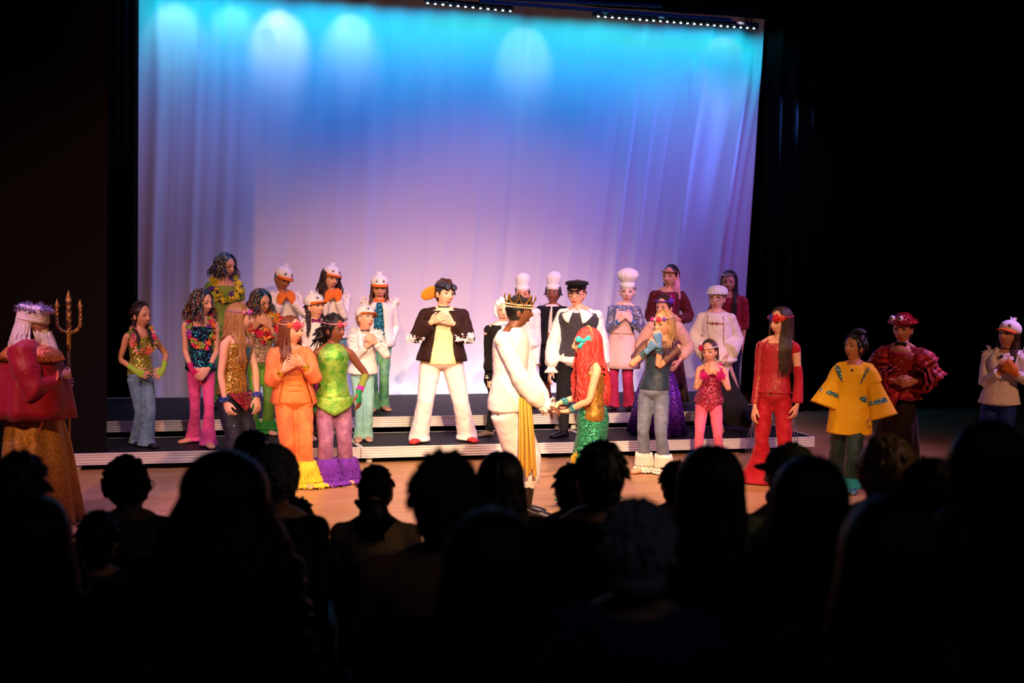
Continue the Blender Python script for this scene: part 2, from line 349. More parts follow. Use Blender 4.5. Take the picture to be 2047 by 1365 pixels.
for i in range(3):
    platform(X0 - (.25 if i == 0 else 0) + 2.44 * i, X0 + 2.44 * (i + 1) - .006, Y1, Y1 + TR - .01, HP, 0, f'{nmz[i]} black-topped low front platform with ribbed aluminium edge')
    platform(X0 - (.25 if i == 0 else 0) + 2.44 * i, X0 + 2.44 * (i + 1) - .006, Y1 + TR, Y1 + TR + D2, 2 * HP, 0, f'{nmz[i]} section of the taller rear platform behind the front step')
# ------------------------------------------------------------------ people: heads, hands, bodies
def crv(pts, rad, k=3):
    P = [V(p) for p in pts]; Rr = [(r if isinstance(r, (tuple, list)) else (r, r)) for r in rad]; o, q = [], []
    for i in range(len(P) - 1):
        a, b_, c, d = P[max(i - 1, 0)], P[i], P[i + 1], P[min(i + 2, len(P) - 1)]
        for j in range(k):
            t = j / k; o.append(.5 * ((2 * b_) + (c - a) * t + (2 * a - 5 * b_ + 4 * c - d) * t * t + (3 * b_ - a - 3 * c + d) * t ** 3))
            q.append((lerp(Rr[i][0], Rr[i + 1][0], t), lerp(Rr[i][1], Rr[i + 1][1], t)))
    o.append(P[-1]); q.append(Rr[-1]); return o, q
def face_y(x, z, y0):                                   # extra forward relief of the face at (x, z), metres
    g = lambda u, c, s: exp(-((u - c) / s) ** 2)
    f = 0.0
    sz = .034 if z > -.022 else .011
    f += .027 * g(x, 0, .013) * g(z, -.022, sz)
    f += .004 * g(abs(x), .013, .008) * g(z, -.026, .009)
    f -= .009 * g(abs(x), .031, .017) * g(z, .010, .013)
    f += .005 * g(abs(x), .03, .03) * g(z, .036, .011)
    f += .005 * g(abs(x), .04, .018) * g(z, -.028, .02)
    f += .008 * g(x, 0, .02) * g(z, -.060, .011)
    f -= .004 * g(x, 0, .022) * g(z, -.079, .007)
    f += .008 * g(x, 0, .022) * g(z, -.100, .014)
    return f
HV = []
def head_pts():
    n, mm = 56, 44; vs = []
    def pt(th, ph):
        dx, dy, dz = sin(ph) * sin(th), -sin(ph) * cos(th), cos(ph)
        x, y, z = .0745 * dx, (.088 if dy < 0 else .098) * dy, .116 * dz
        if dz < 0:
            t = -dz; x *= 1 - .30 * t ** 1.4
            y = y * (1 - .12 * t) if dy < 0 else y * (1 - .42 * t ** 1.2)
        if dy < 0: y -= face_y(x, z, y) * min(1, max(0, -dy * 1.6))
        return (x, y, z)
    for j in range(1, mm):
        for i in range(n): vs.append(pt(2 * pi * i / n, pi * j / mm))
    vs += [pt(0, 0.0001), pt(0, pi - .0001)]
    k = (mm - 1) * n
    fs = [(j * n + i, (j + 1) * n + i, (j + 1) * n + (i + 1) % n, j * n + (i + 1) % n) for j in range(mm - 2) for i in range(n)]
    fs += [(k, i, (i + 1) % n) for i in range(n)] + [(k + 1, (mm - 2) * n + (i + 1) % n, (mm - 2) * n + i) for i in range(n)]
    return vs, fs
HVS, HFS = head_pts()
FR = [p for p in HVS if p[1] < 0]
def fy(x, z):
    b4 = sorted(FR, key=lambda p: (p[0] - x) ** 2 + (p[2] - z) ** 2)[:3]; return sum(p[1] for p in b4) / 3
def hand(M, w_, d, pn, hs, curl=.5, spread=1.0, infl=0, fingers=True, side=1, tips=1.0):
    d = V(d).normalized(); pn = V(pn); pn = (pn - d * pn.dot(d))
    pn = pn.normalized() if pn.length > 1e-3 else d.orthogonal().normalized(); s_ = d.cross(pn) * side
    w_ = V(w_); k = hs * .98
    M.tube([w_ - d * .012 * k, w_ + d * .02 * k, w_ + d * .055 * k, w_ + d * .085 * k, w_ + d * .096 * k], [(.021 * k + infl, .017 * k + infl), (.03 * k + infl, .016 * k + infl), (.039 * k + infl, .014 * k + infl), (.040 * k + infl, .012 * k + infl), (.034 * k + infl, .009 * k + infl)], ref=s_, n=12, rc=.3)
    if fingers:
        for i, (o, l) in enumerate(((-.031, .070), (-.0105, .080), (.0105, .076), (.031, .060))):
            p = w_ + (d * .088 - s_ * -o) * k; a = o * 5.2 * spread; dd = (d * cos(a) + s_ * sin(a)).normalized(); l *= k * tips; cc = curl * (1 + .12 * i)
            P = [p - dd * .012 * k]; q = p.copy(); P.append(q.copy()); an = cc * .55
            for seg in (.42, .32, .26): q = q + (dd * cos(an) + pn * sin(an)) * l * seg; P.append(q.copy()); an += cc * .75
            M.tube(P, [x * k + infl for x in (.0088, .0088, .0082, .0076, .0066)], n=8)
        th = w_ + (d * .022 - s_ * .026) * k; td = (d * .72 - s_ * .62 + pn * .32).normalized(); t2 = (d * .93 - s_ * .2 + pn * .35).normalized()
        M.tube([th, th + td * .034 * k, th + td * .034 * k + t2 * .03 * k, th + td * .034 * k + t2 * .052 * k], [x * k + infl for x in (.0125, .0108, .0095, .0078)], n=8)
TU = (-.14, -.07, 0, .15, .38, .62, .82, .94, 1.0, 1.06, 1.25)
TX = (.030, .080, .096, .090, .072, .081, .089, .079, .053, .036, .031)
TY = (.030, .058, .074, .068, .056, .064, .066, .054, .042, .036, .033)
class Fig: pass
def figure(name='person', feet=(0, 0), lev=0.0, top=0, hx=None, px=None, nx=None, a=0, ha=None, hp=0, ht=0, sk='e0a583', hs=None, build=1.0, A=None, B=None,
           legs=None, label='', group=None, cat='person', vox=.0068, lips='b0484a', brow='3a2418', eye='2c1a10', smile=0, lean=0.0, open_mouth=0, D=None, seat=None, face=True, hh=None, makeup=None, male=0, bust=0, st=None):
    f = Fig(); Bp = at_D(*feet, D) if D is not None else on_z(feet[0], feet[1], lev)
    if D is not None: Bp.z = lev
    ph = atan2(Bp.x, Bp.y); f.ph = ph; f.B = Bp
    Mw = Matrix.Translation(Bp) @ Matrix.Rotation(-ph, 4, 'Z'); Mi = Mw.inverted(); f.Mw = Mw
    def P(x, y, d=0.0):                                   # photograph point -> figure's own metres, d metres towards the viewer
        r = ray(x, y); n = V((-sin(ph), -cos(ph), 0)); t = ((Bp + n * d) - CAM).dot(n) / r.dot(n); return Mi @ (CAM + r * t)
    f.P = P; hx = feet[0] if hx is None else hx; px = hx if px is None else px
    h = P(hx, top).z if hh is None else hh; f.h = h; st = st or h; f.st = st; f.hs = hs = hs or (h * .09 + .113) / .232
    f.a = a = R(a); side = V((cos(a), sin(a), 0)); f.fwd = fwd = V((sin(a), -cos(a), 0)); f.side = side; f.build = build
    ha = a if ha is None else R(ha); f.ha = ha
    ctop = P(hx, top)
    hc = V((ctop.x, -lean, h - .117 * hs)); f.hc = hc
    f.Hm = Matrix.Translation(hc) @ Matrix.Rotation(ha, 4, 'Z') @ Matrix.Rotation(R(ht), 4, 'Y') @ Matrix.Rotation(R(hp), 4, 'X') @ Matrix.Scale(hs, 4)
    SZ = h - .235 * hs - .022 * st / 1.7; f.SZ = SZ
    pz = (.5 * h) if seat is None else seat; f.pz = pz; pel = V((P(px, top).x, 0, pz))
    nxx = P(nx, top).x if nx is not None else lerp(pel.x, hc.x, .85)
    neck = V((nxx, -lean * .75, SZ)) - fwd * .0; f.pel, f.neck = pel, neck
    def sp(u):
        if u <= 1:
            uu = max(u, 0); c = pel.lerp(neck, uu * uu * (3 - 2 * uu) * .5 + uu * .5); c.z = pel.z + (SZ - pel.z) * u
        else:
            t = (u - 1) / .25; hb = hc + f.Hm.to_3x3() @ V((0, .018, -.07)); c = neck.lerp(hb, t)
        return c
    K = st * build * (1 + .06 * male)
    def ring(u, m=0.0, fb=1.0):
        rx, ry = np.interp(u, TU, TX) * K, np.interp(u, TU, TY) * K
        if u > 1.03: rx, ry = rx / build, ry / build
        if male and .7 < u < .97: rx *= 1.06
        c = sp(u); b_ = bust * exp(-((u - .74) / .12) ** 2) * .022 * h / 1.6; c = c + fwd * (b_ * .5)
        return (c, side * (rx + m), -fwd * (ry + m + b_ * .6) * fb)
    f.ring = ring; f.sp = sp
    f.shw = shw = .098 * st * (.68 + .32 * build) * (1.05 if male else 1)
    f.jn = {}; la, lb = .168 * st, .145 * st
    for key, sg, spec in (('A', -1, A), ('B', 1, B)):
        Sh = sp(.93) + side * sg * shw + V((0, 0, -.018 * st)); spec = spec or {}
        if 'w' in spec: W = P(*spec['w'])
        elif seat is not None: W = pel + fwd * .30 + side * sg * .10 + V((0, 0, .12))
        else: W = Sh + V((side.x * sg * .05, side.y * sg * .05, -.30 * h)) + fwd * .05
        E = P(*spec['e']) if 'e' in spec else (Sh + W) / 2 - fwd * .08 + side * sg * .05
        v = W - Sh; L_ = v.length
        if L_ > (la + lb) * .99: s_ = L_ / ((la + lb) * .99); la2, lb2 = la * s_, lb * s_
        else: la2, lb2 = la, lb
        vn = v.normalized(); x = (la2 ** 2 - lb2 ** 2 + L_ ** 2) / (2 * L_); r2 = sqrt(max(0, la2 ** 2 - x * x))
        e_ = E - Sh; e_ = e_ - vn * e_.dot(vn); e_ = e_.normalized() if e_.length > 1e-4 else -fwd
        El = Sh + vn * x + e_ * r2
        if 't' in spec:
            T = P(*spec['t']); hd = (T - W)
        else: hd = (W - El)
        pn = V(spec['n']) if 'n' in spec else -side * sg
        f.jn[key] = dict(S=Sh, E=El, W=W, d=hd.normalized(), pn=pn, curl=spec.get('c', .45), fingers=spec.get('f', True), sg=sg)
    # legs
    f.lg = {}
    ul, ll = .245 * h, .225 * h
    for key, sg in (('A', -1), ('B', 1)):
        Hj = pel + side * sg * .052 * K - V((0, 0, .02 * h))
        if seat is not None:
            Kn = Hj + fwd * .27 * st + V((0, 0, .02)); An = V((Kn.x, Kn.y, .07)) + fwd * .03; f.lg[key] = dict(H=Hj, K=Kn, A=An, toe=fwd); continue
        if legs: 
            g = legs[0 if key == 'A' else 1]; F_ = on_z(g[0], g[1], lev); F_ = Mi @ F_; toe = R(g[2]) if len(g) > 2 else a
            tv = V((sin(toe), -cos(toe), 0))
        else: F_ = V((pel.x, 0, 0)) + side * sg * .055 * h; tv = (fwd + side * sg * .25).normalized()
        An = V((F_.x, F_.y, .045 * h)); v = An - Hj; L_ = v.length; s_ = max(1, L_ / ((ul + ll) * .998)); u2, l2 = ul * s_, ll * s_
        vn = v.normalized(); x = (u2 ** 2 - l2 ** 2 + L_ ** 2) / (2 * L_); r2 = min(.09, sqrt(max(0, u2 ** 2 - x * x)))
        e_ = fwd - vn * fwd.dot(vn); e_.normalize(); f.lg[key] = dict(H=Hj, K=Hj + vn * x + e_ * r2, A=An, toe=tv)
    # --- skin body
    M = MB(); vs = [f.Hm @ V(p) for p in HVS]; M.add(vs, HFS)
    for sg in (-1, 1):
        k0 = len(M.v); M.ell((sg * .076, .006, -.008), (.010, .019, .031), 10, 7); M.xf(f.Hm, k0)
    M.rings([ring(u, -.006 if u < .86 else 0) for u in TU], 20)
    for sg in (-1, 1): M.tube([sp(1.10), sp(1.0) + side * sg * shw * .45 + V((0, 0, .004)), f.jn['A' if sg < 0 else 'B']['S']], [.026 * st / 1.65, .030 * st / 1.65, .038 * st / 1.65], n=10)
    for key in 'AB':
        j = f.jn[key]; rr = st / 1.65 * (.55 + .45 * build) * (1.1 if male else .97)
        pts, rad = crv([sp(.9) + side * j['sg'] * shw * .5, j['S'], j['S'].lerp(j['E'], .5), j['E'], j['E'].lerp(j['W'], .35), j['W'], j['W'] + j['d'] * .015],
                       [.040 * rr, .046 * rr, .040 * rr, .034 * rr, .035 * rr, (.023 * rr, .020 * rr), (.022 * rr, .019 * rr)])
        M.tube(pts, rad, n=12, ref=j['pn'].cross(j['d']))
        hand(M, j['W'], j['d'], j['pn'], hs * .95, j['curl'], fingers=j['fingers'], side=j['sg'])
        g = f.lg[key]; q = rr
        pts, rad = crv([g['H'], g['H'].lerp(g['K'], .5), g['K'], g['K'].lerp(g['A'], .35), g['K'].lerp(g['A'], .8), g['A']], [.066 * q, .058 * q, .045 * q, .048 * q, .034 * q, .034 * q])
        M.tube(pts, rad, n=12)
        z0 = g['A'].z; t_ = g['toe']; a0 = g['A']
        M.tube([a0 - t_ * .04 * q + V((0, 0, -.012)), a0 + t_ * .02 * q - V((0, 0, z0 * .45)), a0 + t_ * .085 * q - V((0, 0, z0 * .64)), a0 + t_ * .148 * q - V((0, 0, z0 - .022))], [(.028 * q, .034 * q), (.033 * q, z0 * .46), (.037 * q, z0 * .30), (.030 * q, .013)], ref=t_.cross(V((0, 0, 1))), n=10, rc=.4)
    o = M.build(name, skin(sk), vox=vox, sm=1); o.matrix_world = Mw
    f.o = o; tag(o, label, cat, group)
    if face:
        hm = f.Hm
        def hb(nm_, fn, mats):
            Q = MB(); fn(Q); Q.xf(hm); return Q.build(nm_, mats, o)
        for sg in (-1, 1):
            ex, ez = sg * .031, .009; ey = fy(ex, ez)
            def ef(Q):
                Q.c = 0; Q.ell((ex, ey + .003, ez), (.0155, .009, .0075), 14, 8); Q.c = 1; Q.ell((ex, ey - .0045, ez), (.0068, .003, .0068), 10, 6)
                Q.c = 2; Q.tube([(ex - .0175, ey + .001, ez), (ex - .008, ey - .006, ez + .0075), (ex + .004, ey - .007, ez + .0085), (ex + .0175, ey + .001, ez + .001)], .0028, n=6)
            hb('eye', ef, [plain('eee6e0', .3), plain(eye, .2), plain('140b08', .6)])
            if makeup:
                hb('eye_makeup', lambda Q: Q.ell((sg * .033, fy(sg * .033, .018) + .002, .019), (.02, .006, .009), 12, 6), plain(makeup, .4, .2))
            bz = .033; by = fy(sg * .033, bz)
            hb('eyebrow', lambda Q: Q.tube([(sg * .013, fy(sg * .013, bz - .001) + .001, bz - .001), (sg * .03, by + .001, bz + .004), (sg * .048, fy(sg * .048, bz) + .002, bz - .002)], [.003, .0042, .002], n=6), hairm(brow))
        s_ = .004 * smile; wd = .021 + .004 * smile
        def lf(Q):
            for zz, rr_ in ((-.0565, .0036), (-.064 - .006 * open_mouth, .0046)):
                Q.tube([(-wd, fy(-wd, -.06) - .001, -.0605 + s_), (-.009, fy(-.009, zz) - .0015, zz), (0, fy(0, zz) - .002, zz - .001), (.009, fy(.009, zz) - .0015, zz), (wd, fy(wd, -.06) - .001, -.0605 + s_)], [.0015, rr_, rr_, rr_, .0015], n=6)
            if open_mouth or smile > .8: Q.c = 1; Q.ell((0, fy(0, -.06) + .001, -.0605), (.015, .004, .0035), 10, 6)
        hb('lips', lf, [plain(lips, .35), plain('f0e8e0', .3)])
    return f
# ------------------------------------------------------------------ clothing
def armpt(j, t): return j['S'].lerp(j['E'], t) if t <= 1 else (j['E'].lerp(j['W'], t - 1) if t <= 2 else j['W'] + j['d'] * (t - 2) * .1)
def legpt(g, t):
    if t <= 1: return g['H'].lerp(g['K'], t)
    if t <= 2: return g['K'].lerp(g['A'], t - 1)
    return g['A'] - V((0, 0, 1)) * (t - 2) * g['A'].z
def torso(M, f, u0, u1, m=.012, m1=None, n=22, k=9, hem=0.0, fb=1):
    L_ = []
    for i in range(k + 1):
        t = i / k; u = lerp(u0, u1, t); mm = m if m1 is None else lerp(m, m1, t)
        L_.append(f.ring(u, mm + hem * (1 - t) ** 2, fb))
    M.rings(L_, n, rc=.12)
def sleeve(M, f, key, t1, prof, start=-.35, n=14):
    j = f.jn[key]; N = 12; pts, rad = [], []
    if start < 0: pts.append(f.sp(.9) + f.side * j['sg'] * f.shw * .45 + V((0, 0, .0))); rad.append(prof[0][1] * 1.05)
    t0 = max(start, 0)
    for i in range(N + 1):
        t = lerp(t0, t1, i / N); pts.append(armpt(j, t)); rad.append(float(np.interp(t, [p[0] for p in prof], [p[1] for p in prof])))
    M.tube(pts, rad, n=n, rc=.25)
def leg(M, f, key, t0, t1, prof, n=16, N=14):
    g = f.lg[key]; pts, rad = [], []
    for i in range(N + 1):
        t = lerp(t0, t1, i / N); pts.append(legpt(g, t)); rad.append(float(np.interp(t, [p[0] for p in prof], [p[1] for p in prof])))
    M.tube(pts, rad, n=n, rc=.08)
def gar(f, name, mat, fn, vox=.010, sm=3, wr=.012, wsc=.07, label=None):
    M = MB(); fn(M); return M.build(name, mat, f.o, vox=vox, sm=sm, wr=wr, wsc=wsc, label=label)
def top(f, mat, u0=.05, u1=.95, m=.018, slv=None, name='top', hem=0, wr=.010, straps=False, collar=0, label=None, keys='AB', bell=None, m1=None, vox=.010, fb=1):
    h = f.h
    def fn(M):
        torso(M, f, u0, u1, m, m1, hem=hem, fb=fb)
        if straps:
            for sg in (-1, 1):
                a_ = f.ring(u1 - .06, m); p0 = a_[0] + f.side * sg * h * .055 + f.fwd * (h * .055); p2 = f.sp(1.0) + f.side * sg * h * .055 + V((0, 0, .018)); p4 = p0 - f.fwd * h * .11
                M.tube([p0 - V((0, 0, .03)), p0, p2, p4, p4 - V((0, 0, .03))], [(.018, .012)] * 5, ref=f.side, n=8)
        if slv is not None:
            t1, prof = slv
            for k_ in keys: sleeve(M, f, k_, t1, prof); M.ell(f.jn[k_]['S'], prof[0][1] * 1.04, 12, 8)
        if collar:
            M.rings([f.ring(1.0, .012), f.ring(1.04, .014), f.ring(1.04 + collar, .012)], 16, rc=.05)
    return gar(f, name, mat, fn, wr=wr, label=label, vox=vox)
def SL(f, r0_=.056, r1=.046, r2=.042, end=1.95): k = f.st / 1.65 * (.5 + .5 * f.build); return (end, [(0, r0_ * k), (1, r1 * k), (2, r2 * k)])
def pants(f, mat, prof=None, t1=2.75, name='trousers', waist=.2, m=.010, wr=.012, label=None, belt=None, wsc=.07):
    k = f.st / 1.65 * (.55 + .45 * f.build); prof = prof or [(0, .092), (.5, .08), (1, .066), (1.6, .072), (2.2, .095), (3, .105)]
    prof = [(t, r * k) for t, r in prof]
    def fn(M):
        torso(M, f, -.12, waist, m)
        for key in 'AB': leg(M, f, key, .0, t1, prof)
    return gar(f, name, mat, fn, vox=.010, sm=3, wr=wr, label=label, wsc=wsc)
def shoes(f, mat, infl=.007, heel=0, boot=0, keys='AB', name='shoe'):
    for key in keys:
        g = f.lg[key]; q = f.h / 1.65; z0 = g['A'].z; t_ = g['toe']; a0 = g['A']; M = MB(); sd = t_.cross(V((0, 0, 1)))
        M.tube([a0 - t_ * .045 * q - V((0, 0, z0 * .5)), a0 + t_ * .02 * q - V((0, 0, z0 * .48)), a0 + t_ * .09 * q - V((0, 0, z0 * .60)), a0 + t_ * .15 * q - V((0, 0, z0 * .68)), a0 + t_ * .20 * q - V((0, 0, z0 * .72))],
               [(.032 * q + infl, z0 * .5), (.038 * q + infl, z0 * .52), (.044 * q + infl, z0 * .40), (.042 * q + infl, z0 * .34), (.030 * q + infl, z0 * .24)], ref=sd, n=12, rc=.4)
        M.tube([a0 - t_ * .05 * q - V((0, 0, z0 - .008)), a0 + t_ * .19 * q - V((0, 0, z0 - .008))], [(.04 * q, .008), (.034 * q, .008)], ref=sd, n=10, rc=.5)
        if boot: 
            pts = [legpt(g, t) for t in np.linspace(2.2, boot, 6)]; M.tube(pts, [.046 * q + .02 * max(0, (2 - t)) for t in np.linspace(2.2, boot, 6)], n=12, rc=.1)
        M.build(name, mat, f.o, vox=.009, sm=2)
def fold_ring(c, rx, ry, n, amp, nf, ph=0, side=V((1, 0, 0)), fwd=V((0, -1, 0)), jit=0, zj=0):
    o = []
    for i in range(n):
        t = 2 * pi * i / n; k = 1 + amp * sin(nf * t + ph + .8 * sin(3 * t)) + jit * (rnd.random() - .5)
        o.append(c + side * rx * k * cos(t) + fwd * ry * k * sin(t) + V((0, 0, zj * (rnd.random() - .5))))
    return o
def skirt(M, L_, nf=14, amp=.05, n=84, side=V((1, 0, 0)), fwd=V((0, -1, 0)), jit=0, ph=0, zj=0):
    """L_: (centre, rx, ry) from the top down; folds grow towards the hem; an inner face gives it thickness"""
    m_ = len(L_); vs = []
    for i, (c, rx, ry) in enumerate(L_): vs += fold_ring(V(c), rx, ry, n, amp * i / (m_ - 1), nf, ph, side, fwd, jit * i / (m_ - 1), zj * (i == m_ - 1))
    for i in (m_ - 1, 0): c, rx, ry = L_[i]; vs += fold_ring(V(c) + V((0, 0, .02 if i else -.02)), rx * .9, ry * .9, n, amp * i / (m_ - 1), nf, ph, side, fwd)
    fs = [(j * n + i, (j + 1) * n + i, (j + 1) * n + (i + 1) % n, j * n + (i + 1) % n) for j in range(m_ + 1) for i in range(n)]
    k = (m_ + 1) * n; fs += [((m_ + 1) * n + i, i, (i + 1) % n, (m_ + 1) * n + (i + 1) % n) for i in range(n)]
    M.add(vs, fs)
def ruffle(f, key, mat, t0, t1, r0_, r1, tiers=1, nf=20, amp=.16, name='ruffle', label=None, spikes=0, dx=0):
    M = MB(); g = f.lg[key]
    for k in range(tiers):
        a_ = lerp(t0, t1, k / tiers); b_ = lerp(t0, t1, (k + 1.15) / tiers) if k < tiers - 1 else t1
        L_ = []
        for i in range(5):
            t = i / 4; p = legpt(g, lerp(a_, b_, t)); p = p + V((dx * (lerp(a_, b_, t) - t0) / (t1 - t0), 0, 0)); p.z = max(p.z, .012); r = lerp(lerp(r0_, r1, k / tiers * .6), lerp(r0_, r1, (k + 1) / tiers), t ** .6); L_.append((p, r, r * .85))
        skirt(M, L_, nf=nf, amp=amp, jit=.04, zj=.02, ph=k * 1.7, n=120)
    for i in range(spikes):
        t = rnd.random(); p = legpt(g, lerp(t0, t1, t)) + V((dx * t, 0, 0)); r = lerp(r0_, r1, t); an = rnd.random() * 2 * pi; d = V((cos(an), sin(an), -.5)).normalized()
        q = p + V((cos(an) * r * .9, sin(an) * r * .8, 0)); e = q + d * rnd.uniform(.02, .06); e.z = max(e.z, .005); q.z = max(q.z, .01); M.tube([q, e], [.007, .001], n=4)
    return M.build(name, mat, f.o, label=label)
def flower(M, c, n_, r, mats, pet=5, core=2):
    n_ = V(n_).normalized(); a_ = n_.orthogonal().normalized(); b_ = n_.cross(a_); M.c = mats; off = rnd.random() * 6
    for k in range(pet):
        t = off + 2 * pi * k / pet; d = a_ * cos(t) + b_ * sin(t); s_ = n_.cross(d)
        vs = [c, c + d * r * .5 + s_ * r * .38 + n_ * r * .18, c + d * r * 1.0 + s_ * r * .2 + n_ * r * .1, c + d * r - s_ * r * .2 + n_ * r * .1, c + d * r * .5 - s_ * r * .38 + n_ * r * .18, c + d * r * .6 + n_ * r * .3]
        M.add(vs, [(0, 1, 5), (1, 2, 5), (2, 3, 5), (3, 4, 5), (4, 0, 5)])
    M.ell(c + n_ * r * .16, r * .3, 6, 4)
def roses(M, c, n_, r, mi):
    n_ = V(n_).normalized(); M.c = mi; M.ell(c, (r, r, r * .8), 8, 6)
    for k in range(3): flower(M, c + n_ * r * (.1 + .22 * k), n_, r * (1.25 - .3 * k), mi, pet=6)
def fluff(M, pts, n, l, w_=.008, down=0, spread=1.0):
    n = int(n * 2.6); w_ = w_ * .5
    for _ in range(n // 7):
        p = V(rnd.choice(pts)) + V((rnd.gauss(0, .012), rnd.gauss(0, .012), rnd.gauss(0, .008))); M.ell(p, l * rnd.uniform(.22, .4), 7, 5)
    for _ in range(n):
        p = V(rnd.choice(pts)) if not callable(pts) else V(pts()); d = V((rnd.gauss(0, 1), rnd.gauss(0, 1), rnd.gauss(0, 1) - down)).normalized() * spread
        p = p + d * rnd.uniform(0, .02); q = p + d * l * rnd.uniform(.5, 1); mid = p.lerp(q, .5) + V((rnd.gauss(0, .006), rnd.gauss(0, .006), rnd.gauss(0, .006)))
        M.tube([p, mid, q], [w_, w_ * .8, w_ * .15], n=5, caps=False)
def band(f, key, mat, t0=1.86, t1=1.98, r=.034, name='bracelet', bumps=0, label=None):
    j = f.jn[key]; k = f.h / 1.65; M = MB(); pts = [armpt(j, lerp(t0, t1, i / 4)) for i in range(5)]
    rr = [(r * k) * (.93 + .1 * (i % 2)) for i in range(5)]; M.tube(pts, rr, n=12, rc=.1)
    if bumps:
        for _ in range(bumps):
            p = rnd.choice(pts); d = (pts[-1] - pts[0]).normalized(); a_ = d.orthogonal().normalized(); b_ = d.cross(a_); t = rnd.random() * 2 * pi; M.ell(p + (a_ * cos(t) + b_ * sin(t)) * r * k, .009 * k, 6, 4)
    return M.build(name, mat, f.o, label=label)
def glove(f, key, mat, t0=1.6, fingers=False, label=None, infl=.004, r=.03):
    j = f.jn[key]; M = MB(); k = f.h / 1.65; pts = [armpt(j, lerp(t0, 2, i / 5)) for i in range(6)]
    M.tube(pts, [lerp(r * 1.15, r * .92, i / 5) * k for i in range(6)], n=12, rc=.1)
    hand(M, j['W'], j['d'], j['pn'], f.hs * .95, j['curl'], infl=infl, fingers=fingers, side=j['sg'], tips=.9)
    return M.build('glove', mat, f.o, vox=.0065, sm=1, label=label)
def garland(f, mats, loop, n=26, r=.035, name='flower_garland', jit=.02, label=None):
    """loop: control points in the figure's own metres"""
    pts, _ = crv(loop, [1] * len(loop), 10); M = MB()
    for i in range(n):
        t = i / n * (len(pts) - 1); p = pts[int(t)].lerp(pts[min(int(t) + 1, len(pts) - 1)], t % 1)
        for q in range(2):
            c = p + V((rnd.gauss(0, jit * .5), rnd.gauss(0, jit * .3), rnd.gauss(0, jit * .5))); nn = f.fwd + V((rnd.gauss(0, .5), rnd.gauss(0, .5), rnd.gauss(0, .5)))
            flower(M, c, nn, r * rnd.uniform(.8, 1.15), rnd.randrange(len(mats)))
    return M.build(name, mats, f.o, label=label)
def neck_loop(f, drop=.35, wid=.075, off=.02):
    def at(u, sd, front=1):
        c, sx, fy_ = f.ring(u, off); k = sd * wid * f.h / .1 * .1 / max(sx.length, .01); k = max(-.95, min(.95, k)); return c + sx * k - fy_ * sqrt(max(0, 1 - k * k)) * front
    u = 1 - drop
    return [at(1.02, 0, -1), at(1.0, -.8, -.3) + V((0, 0, .02)), at(.9, -1), at(lerp(.9, u, .5), -1), at(u, -.55), at(u - .03, 0), at(u, .55), at(lerp(.9, u, .5), 1), at(.9, 1), at(1.0, .8, -.3) + V((0, 0, .02)), at(1.02, 0, -1)]
# ------------------------------------------------------------------ hair
def hairdo(f, mat, style='long', L_=.35, n=46, r=.011, wave=.010, front=38, curl=0, cap=1.0, vol=1.0, mats=None, name='hair', spread=0, azmax=180, top_off=0, label=None, part=0):
    M = MB(); hm = f.Hm; rr = random.Random(int(f.B.x * 1000) + n)
    if r > .008: n = int(n * 1.7); r = r * .74
    k0 = len(M.v)
    M.ell((0, .018, .016), (.0815 * cap, .093 * cap, .110 * cap), 24, 16)
    if cap > 0: M.xf(hm, k0)
    nm_ = len(mats) if mats else 1
    cx, cy = (0, .018)
    def outp(p):                                           # keep strands outside neck, shoulders and chest
        u = (p.z - f.pel.z) / (f.SZ - f.pel.z)
        if u < 1.02:
            c, sx, fv = f.ring(min(u, 1.0), .012); sxl = max(sx.length, f.shw * 1.15 if u > .8 else 0); d = p - c; a_ = d.dot(f.side); b_ = d.dot(f.fwd)
            k = sqrt((a_ / (sxl + .01)) ** 2 + (b_ / (fv.length + .014)) ** 2)
            if k < 1 and k > 1e-3:
                if abs(b_) > .01: sgn = 1 if b_ > 0 else -1
                else: sgn = -1
                nb = sgn * (fv.length + .014) * sqrt(max(.03, 1 - (a_ / (sxl + .01)) ** 2)); p = c + f.side * a_ + f.fwd * nb; 
        return p
    for i in range(n):
        az = lerp(front, azmax, (i + .5) / n * 2 % 1) * (1 if i < n / 2 else -1) + rr.uniform(-4, 4)
        azr = R(az); Rv = rr.uniform(.97, 1.05) * vol; pts = []
        start = rr.uniform(8, 35)
        for q in range(6):
            pq = R(lerp(start, 96, q / 5)); e = V((sin(azr) * sin(pq) * .083 * Rv, -cos(azr) * sin(pq) * .097 * Rv + .018, .112 * cos(pq) * min(Rv, 1.04) + .016)); pts.append(hm @ e)
        p = pts[-1].copy(); out = (hm.to_3x3() @ V((sin(azr), -cos(azr), 0))); out.z = 0; out.normalize()
        ll = L_ * f.hs * rr.uniform(.82, 1.08); st = max(3, int(ll / .045)); ph = rr.uniform(0, 6); sd = V((-out.y, out.x, 0))
        for q in range(st):
            t = (q + 1) / st; w_ = wave * min(1, t * 2) * 1.4; p = p + V((0, 0, -ll / st)) + out * (spread * ll / st)
            pp = p + out * w_ * sin(ph + t * ll * 28) + sd * w_ * cos(ph + t * ll * 22); pp = outp(pp); pts.append(pp)
            p = V((lerp(p.x, pp.x, .3), lerp(p.y, pp.y, .3), p.z))
        rad = [r * f.hs * (.7 if q == 0 else 1) * (1 if q < len(pts) - 3 else lerp(1, .35, (q - len(pts) + 4) / 3)) for q in range(len(pts))]
        M.c = rr.randrange(nm_) if mats else 0; M.tube(pts, [(x * 1.25, x * .8) for x in rad], ref=sd, n=6)
    return M.build(name, mats or mat, f.o, label=label)
